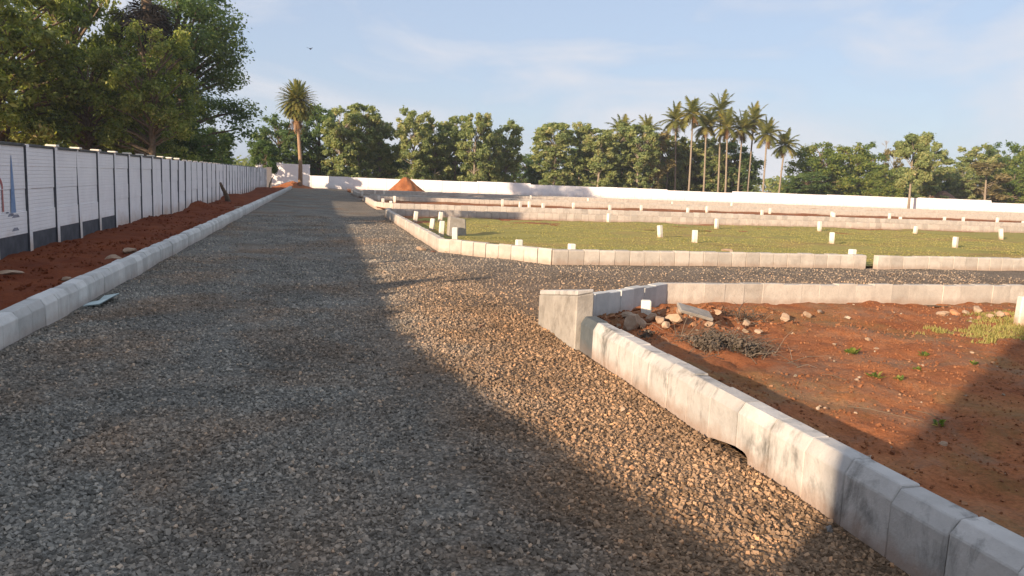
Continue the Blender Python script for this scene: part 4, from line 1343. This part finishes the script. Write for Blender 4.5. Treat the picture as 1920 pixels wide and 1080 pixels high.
belt(DK[0], 8, D_, 1372, 44, 262, 98, 'dark round tree behind the coconut palms, right of two')
belt(MG[0], 7, M_, 1535, 58, 262, 94, 'wide domed green tree right of the coconut palms')
belt(MG[1], 7, M_, 1605, 52, 258, 95, 'second domed green tree right of the coconut palms')
belt(DK[1], 8, D_, 1515, 38, 322, 90, 'low blue green bush in front of the domed tree')
belt(MG[0], 7, M_, 1650, 34, 306, 91, 'low green tree right of the two domed trees', rz=2.1)
belt(PL, 8, 1.6, 1668, 14, 276, 96, 'thin brownish tree right of the domed trees', rz=2.9)
belt(DK[0], 8, D_, 1725, 42, 312, 99, 'dark low tree behind the two slender trees')
belt(TK[2], 9, T_, 1745, 27, 265, 89, 'slender tree with a bare lower stem, right of two')
bx, by = PX(1703, 394)
_, _, tz = AT(1700, 250, by)
tF = tree_meshes('teak', tz, 2.0, 2.2, 40, 12000, 0.17, 'leaf_teak', 'bark_pale', 241, 0.13, prof=teak_prof, clump_r=0.30, aspect=0.62)
plant('broadleaf_tree', tF, (bx, by, 0), 0.3, (1, 1, 1), 'slender tree whose stem stands in front of the white wall', group='trees behind the far wall')
belt(DK[1], 8, D_, 1775, 24, 318, 100, 'dark tree behind the thatched roof')
belt(TK[3], 9, T_, 1830, 28, 272, 94, 'greyish open tree near the right edge')
belt(PL, 8, 1.6, 1850, 26, 300, 90, 'thin pale tree with a forked bare stem near the right edge', rz=1.0)
belt(DK[0], 8, D_, 1870, 30, 265, 98, 'tall dark tree near the right edge')
belt(MG[1], 7, M_, 1912, 36, 262, 95, 'green tree cut by the right edge', rz=0.7)
belt(MG[0], 7, M_, 1900, 40, 315, 91, 'low bush cut by the right edge above the wall', rz=3.7)
belt(TK[0], 9, T_, 1806, 18, 312, 92, 'small yellowish tree right of the thatched roof')
for x, hw, yt, Yd, lb in ((1985, 60, 258, 95, 'tree just outside the right edge of the view'),):
    belt(MG[1], 7, M_, x, hw, yt, Yd, lb)

# far low wood on the horizon
q = np.random.default_rng(5)
cs, rs = [], []
for k in range(230):
    x = q.uniform(380, 2300)
    Yd = q.uniform(190, 260)
    bx, by, _ = AT(x, 345, Yd)
    cs.append((bx, by, q.uniform(0.5, 4.2)))
    rs.append(q.uniform(2.2, 4.2))
v, f, t = leafcloud(cs, rs, 26000, 0.6, 6, 0.6, 0.6)
tag(link('distant_wood', mesh('distant_wood', v, f, [MT['leaf_mango']], False, None, t)), 'low grey green wood on the horizon', 'wood', kind='stuff')

# thatched hut behind the wall
bx, by, _ = AT(1768, 360, 88.5)
hut = empty('thatched_hut', (bx, by, 0), 0.3)
tag(hut, 'brown thatched roof showing over the white wall at right', 'hut')
mb = MB()
v, f, seg, rows = [], [], 40, 9
for i in range(rows + 1):
    t = i / rows
    for k in range(seg):
        an = 2 * math.pi * k / seg
        rr = (0.15 + 1.9 * t ** 0.9) * (1 + 0.03 * math.sin(k * 5.3 + i * 2))
        v.append((math.cos(an) * rr * 1.05, math.sin(an) * rr, 2.55 - 1.35 * t ** 1.25 + 0.03 * math.sin(k * 7.1 + i)))
f = [(i * seg + k, i * seg + (k + 1) % seg, (i + 1) * seg + (k + 1) % seg, (i + 1) * seg + k) for i in range(rows) for k in range(seg)] + [tuple(range(seg))]
mb.add(v, f)
link('roof', mb.mesh('roof', [MT['thatch']], True, attr=False), hut)
mb = MB()
mb.tube([(0, 0, -0.2), (0, 0, 1.4)], [1.55, 1.55], 20)
link('wall', mb.mesh('wall', [MT['bark']], True, attr=False), hut)

# dry bare twigs of a leafless tree top over the domed trees
q = random.Random(9)
bx, by, bz = AT(1662, 275, 97)
mb = MB()
mb.tube([(0, 0, -0.2), (0.05, 0, bz * 0.5), (0, 0, bz - 0.6)], [0.12, 0.09, 0.05], 6)


def twigs(p, d, ln, r_, lv):
    e = p + d * ln
    mb.tube([p, (p + e) / 2 + Vector((q.uniform(-.06, .06), 0, 0)), e], [r_, r_ * 0.8, r_ * 0.5], 4, cap=False)
    if lv:
        for _ in range(4):
            twigs(p + d * ln * q.uniform(0.5, 1), (d + Vector((q.uniform(-.8, .8), q.uniform(-.6, .6), q.uniform(-.1, .5)))).normalized(), ln * 0.65, r_ * 0.55, lv - 1)


twigs(Vector((0, 0, bz - 0.8)), Vector((0, 0, 1)), 0.9, 0.04, 3)
o = link('bare_tree', mb.mesh('bare_tree', [MT['bark_pale']], True, attr=False), None, (bx, by, 0))
tag(o, 'leafless tree top with fine grey twigs against the sky', 'tree')

# --- low plants on the bare soil
def weed(x, y, size, seed, label, zf=soil0_h, leafm='leaf_mango'):
    gx, gy = PX(x, y, 0.03)
    z = float(zf(np.array([gx]), np.array([gy]))[0])
    q = random.Random(seed)
    root = empty('weed', (gx, gy, z))
    tag(root, label, 'weed', 'green weeds on the bare soil')
    mb = MB()
    for i in range(16):
        an = q.uniform(0, 6.283)
        el = q.uniform(0.3, 1.3)
        d = Vector((math.cos(an) * math.cos(el), math.sin(an) * math.cos(el), math.sin(el)))
        l_ = size * q.uniform(0.5, 1)
        sd2 = d.cross(Vector((0, 0, 1))).normalized() * l_ * 0.2
        b0 = Vector((q.uniform(-.3, .3) * size, q.uniform(-.3, .3) * size, 0))
        mb.add([b0, b0 + d * l_ * 0.55 + sd2, b0 + d * l_ - Vector((0, 0, l_ * 0.2)), b0 + d * l_ * 0.55 - sd2], [(0, 1, 2, 3)], 0, q.random())
    link('leaves', mb.mesh('leaves', [MT[leafm]]), root)
    return root


for k, (x, y, s_, lb) in enumerate(((1642, 708, 0.10, 'bright green weed in the middle of the bare soil'), (1377, 664, 0.08, 'small green weed at the foot of the dry brush'), (1735, 664, 0.09, 'dark green weed behind a pale stone'), (1600, 658, 0.12, 'flat pale green weed on the soil'),
                                    (1720, 688, 0.07, 'thin weed left of the shadow edge'), (1760, 795, 0.08, 'weed at the corner of the shadow on the soil'), (1825, 685, 0.07, 'small weed close to the shadow edge'), (1685, 712, 0.07, 'faint weed right of the bright one'), (1590, 655, 0.08, 'low weed left of the flat pale green one'))):
    weed(x, y, s_, 500 + k, lb)

# heap of dry brush
q = random.Random(31)
gx, gy = PX(1352, 652, 0.05)
root = empty('dry_brush', (gx, gy, 0.03))
tag(root, 'heap of grey brown dry brush on the bare soil', 'brush')
mb = MB()
for i in range(170):
    a = Vector((q.gauss(0, 0.20), q.gauss(0, 0.28), abs(q.gauss(0, 0.04))))
    d = Vector((q.gauss(0, 1), q.gauss(0, 1), abs(q.gauss(0, 0.55)))).normalized()
    l_ = q.uniform(0.12, 0.4)
    mb.tube([a, a + d * l_ * 0.5 + Vector((0, 0, 0.03)), a + d * l_], [0.004, 0.003, 0.0015], 4, 0, q.random(), cap=False)
link('twigs', mb.mesh('twigs', [MT['leaf_drybrush']]), root)
cs = [(q.gauss(0, 0.18), q.gauss(0, 0.26), q.uniform(0.02, 0.12)) for _ in range(22)]
v, f, t = leafcloud(cs, [0.11] * 22, 2600, 0.02, 33, 0.5, 0.2)
v[:, 2] = np.abs(v[:, 2])
link('dry_leaves', mesh('dry_leaves', v, f, [MT['leaf_drybrush']], False, None, t), root)
q = random.Random(32)
gx, gy = PX(1385, 600, 0.05)
root = empty('dry_brush', (gx, gy, 0.05))
tag(root, 'smaller clump of dry brush behind the main heap', 'brush')
mb = MB()
for i in range(70):
    a = Vector((q.gauss(0, 0.12), q.gauss(0, 0.14), abs(q.gauss(0, 0.03))))
    d = Vector((q.gauss(0, 1), q.gauss(0, 1), abs(q.gauss(0, 0.6)))).normalized()
    l_ = q.uniform(0.1, 0.3)
    mb.tube([a, a + d * l_ * 0.5 + Vector((0, 0, 0.03)), a + d * l_], [0.004, 0.003, 0.0015], 4, 0, q.random(), cap=False)
link('twigs', mb.mesh('twigs', [MT['leaf_drybrush']]), root)

# ------------------------------------------------------------------ entrance building behind the viewer (its corner shades the lower right)
gbx = empty('gatehouse', (-5.6, -2.80, 0), SUN_AZ)
tag(gbx, 'plain pale gatehouse behind the viewer, left of the road', 'building')
mb = MB()
mb.box(-7.0, 0.0, -4.4, 0.0, -0.2, 7.4)
link('wall', mb.mesh('wall', [MT['wall_plain']], False, 0.02, False), gbx)
mb = MB()
mb.box(-7.02, 0.02, -4.5, 0.0, 7.4, 7.6)
link('roof', mb.mesh('roof', [MT['wall_plain']], False, 0.02, False), gbx)
for k, y0 in enumerate((-3.9, -1.9)):
    mb = MB()
    mb.box(-0.02, 0.03, y0, y0 + 1.4, 1.2, 2.5)
    wn = link('window', mb.mesh('window', [MT['white_paint']], False, 0.01, False), gbx)
    mb = MB()
    mb.box(0.025, 0.04, y0 + 0.08, y0 + 1.32, 1.28, 2.42)
    link('pane', mb.mesh('pane', [MT['dark_paint']], attr=False), wn)

# unseen wall added behind the panels; its sloping top shapes the road's shadow edge
mb = MB()
ws = [(3.6, 1.94), (2.05, 2.03), (0.0, 2.14), (-1.6, 2.24), (-2.6, 2.32)]
v = []
for y_, z_ in ws:
    v += [(-5.30, y_, -0.2), (-5.12, y_, -0.2), (-5.12, y_, z_), (-5.30, y_, z_)]
f = [(0, 3, 2, 1), (16, 17, 18, 19)]
for i in range(4):
    for k in range(4):
        f.append((i * 4 + k, i * 4 + (k + 1) % 4, i * 4 + 4 + (k + 1) % 4, i * 4 + 4 + k))
mb.add(v, f)
me = mb.mesh('shadow_wall', [MT['wall_plain']], attr=False)
bm = bmesh.new(); bm.from_mesh(me); bmesh.ops.recalc_face_normals(bm, faces=list(bm.faces)); bm.to_mesh(me); bm.free()
o = link('shadow_wall', me)
tag(o, 'unseen pale wall added behind the near panels to shape the road shadow, sloping up to the gatehouse', 'wall')

# ------------------------------------------------------------------ bird
bx, by, bz = AT(582, 92, 60)
mb = MB()
mb.tube([(-0.17, 0, 0), (-0.08, 0, 0.01), (0.03, 0, 0.015), (0.12, 0, 0.01), (0.17, 0, 0.0)], [0.01, 0.045, 0.055, 0.035, 0.006], 8)
body = mb
bird = empty('bird', (bx, by, bz), R(70))
tag(bird, 'small dark bird flying in the sky over the road', 'bird')
link('body', body.mesh('body', [MT['bird_dark']], True, attr=False), bird)
for s in (-1, 1):
    mb = MB()
    pts = [(0.05, s * 0.03, 0.02), (-0.07, s * 0.03, 0.02), (-0.09, s * 0.16, 0.09), (0.03, s * 0.17, 0.10), (-0.10, s * 0.30, 0.06)]
    mb.add(pts + [(a, b_, c_ - 0.008) for a, b_, c_ in pts], [(0, 1, 2, 3), (3, 2, 4), (8, 7, 6, 5), (9, 7, 8)])
    link('wing', mb.mesh('wing', [MT['bird_dark']], attr=False), bird)
mb = MB()
mb.add([(-0.15, 0.01, 0.0), (-0.15, -0.01, 0.0), (-0.27, -0.05, 0.0), (-0.27, 0.05, 0.0)], [(0, 1, 2, 3)])
link('tail', mb.mesh('tail', [MT['bird_dark']], attr=False), bird)

# ------------------------------------------------------------------ air: thin morning haze
mb = MB()
mb.box(-260, 420, -60, 330, -1.2, 26)
hz, hn = bpy.data.materials.new('haze'), None
hz.use_nodes = True
hn = hz.node_tree
hn.nodes.clear()
pv = hn.nodes.new('ShaderNodeVolumePrincipled')
pv.inputs['Color'].default_value = (0.75, 0.86, 1.0, 1)
pv.inputs['Density'].default_value = 0.0004
pv.inputs['Anisotropy'].default_value = 0.0
ho = hn.nodes.new('ShaderNodeOutputMaterial')
hn.links.new(pv.outputs[0], ho.inputs['Volume'])
o = link('haze', mb.mesh('haze', [hz], attr=False))
tag(o, 'thin pale haze in the air over the plots', 'haze', kind='stuff')
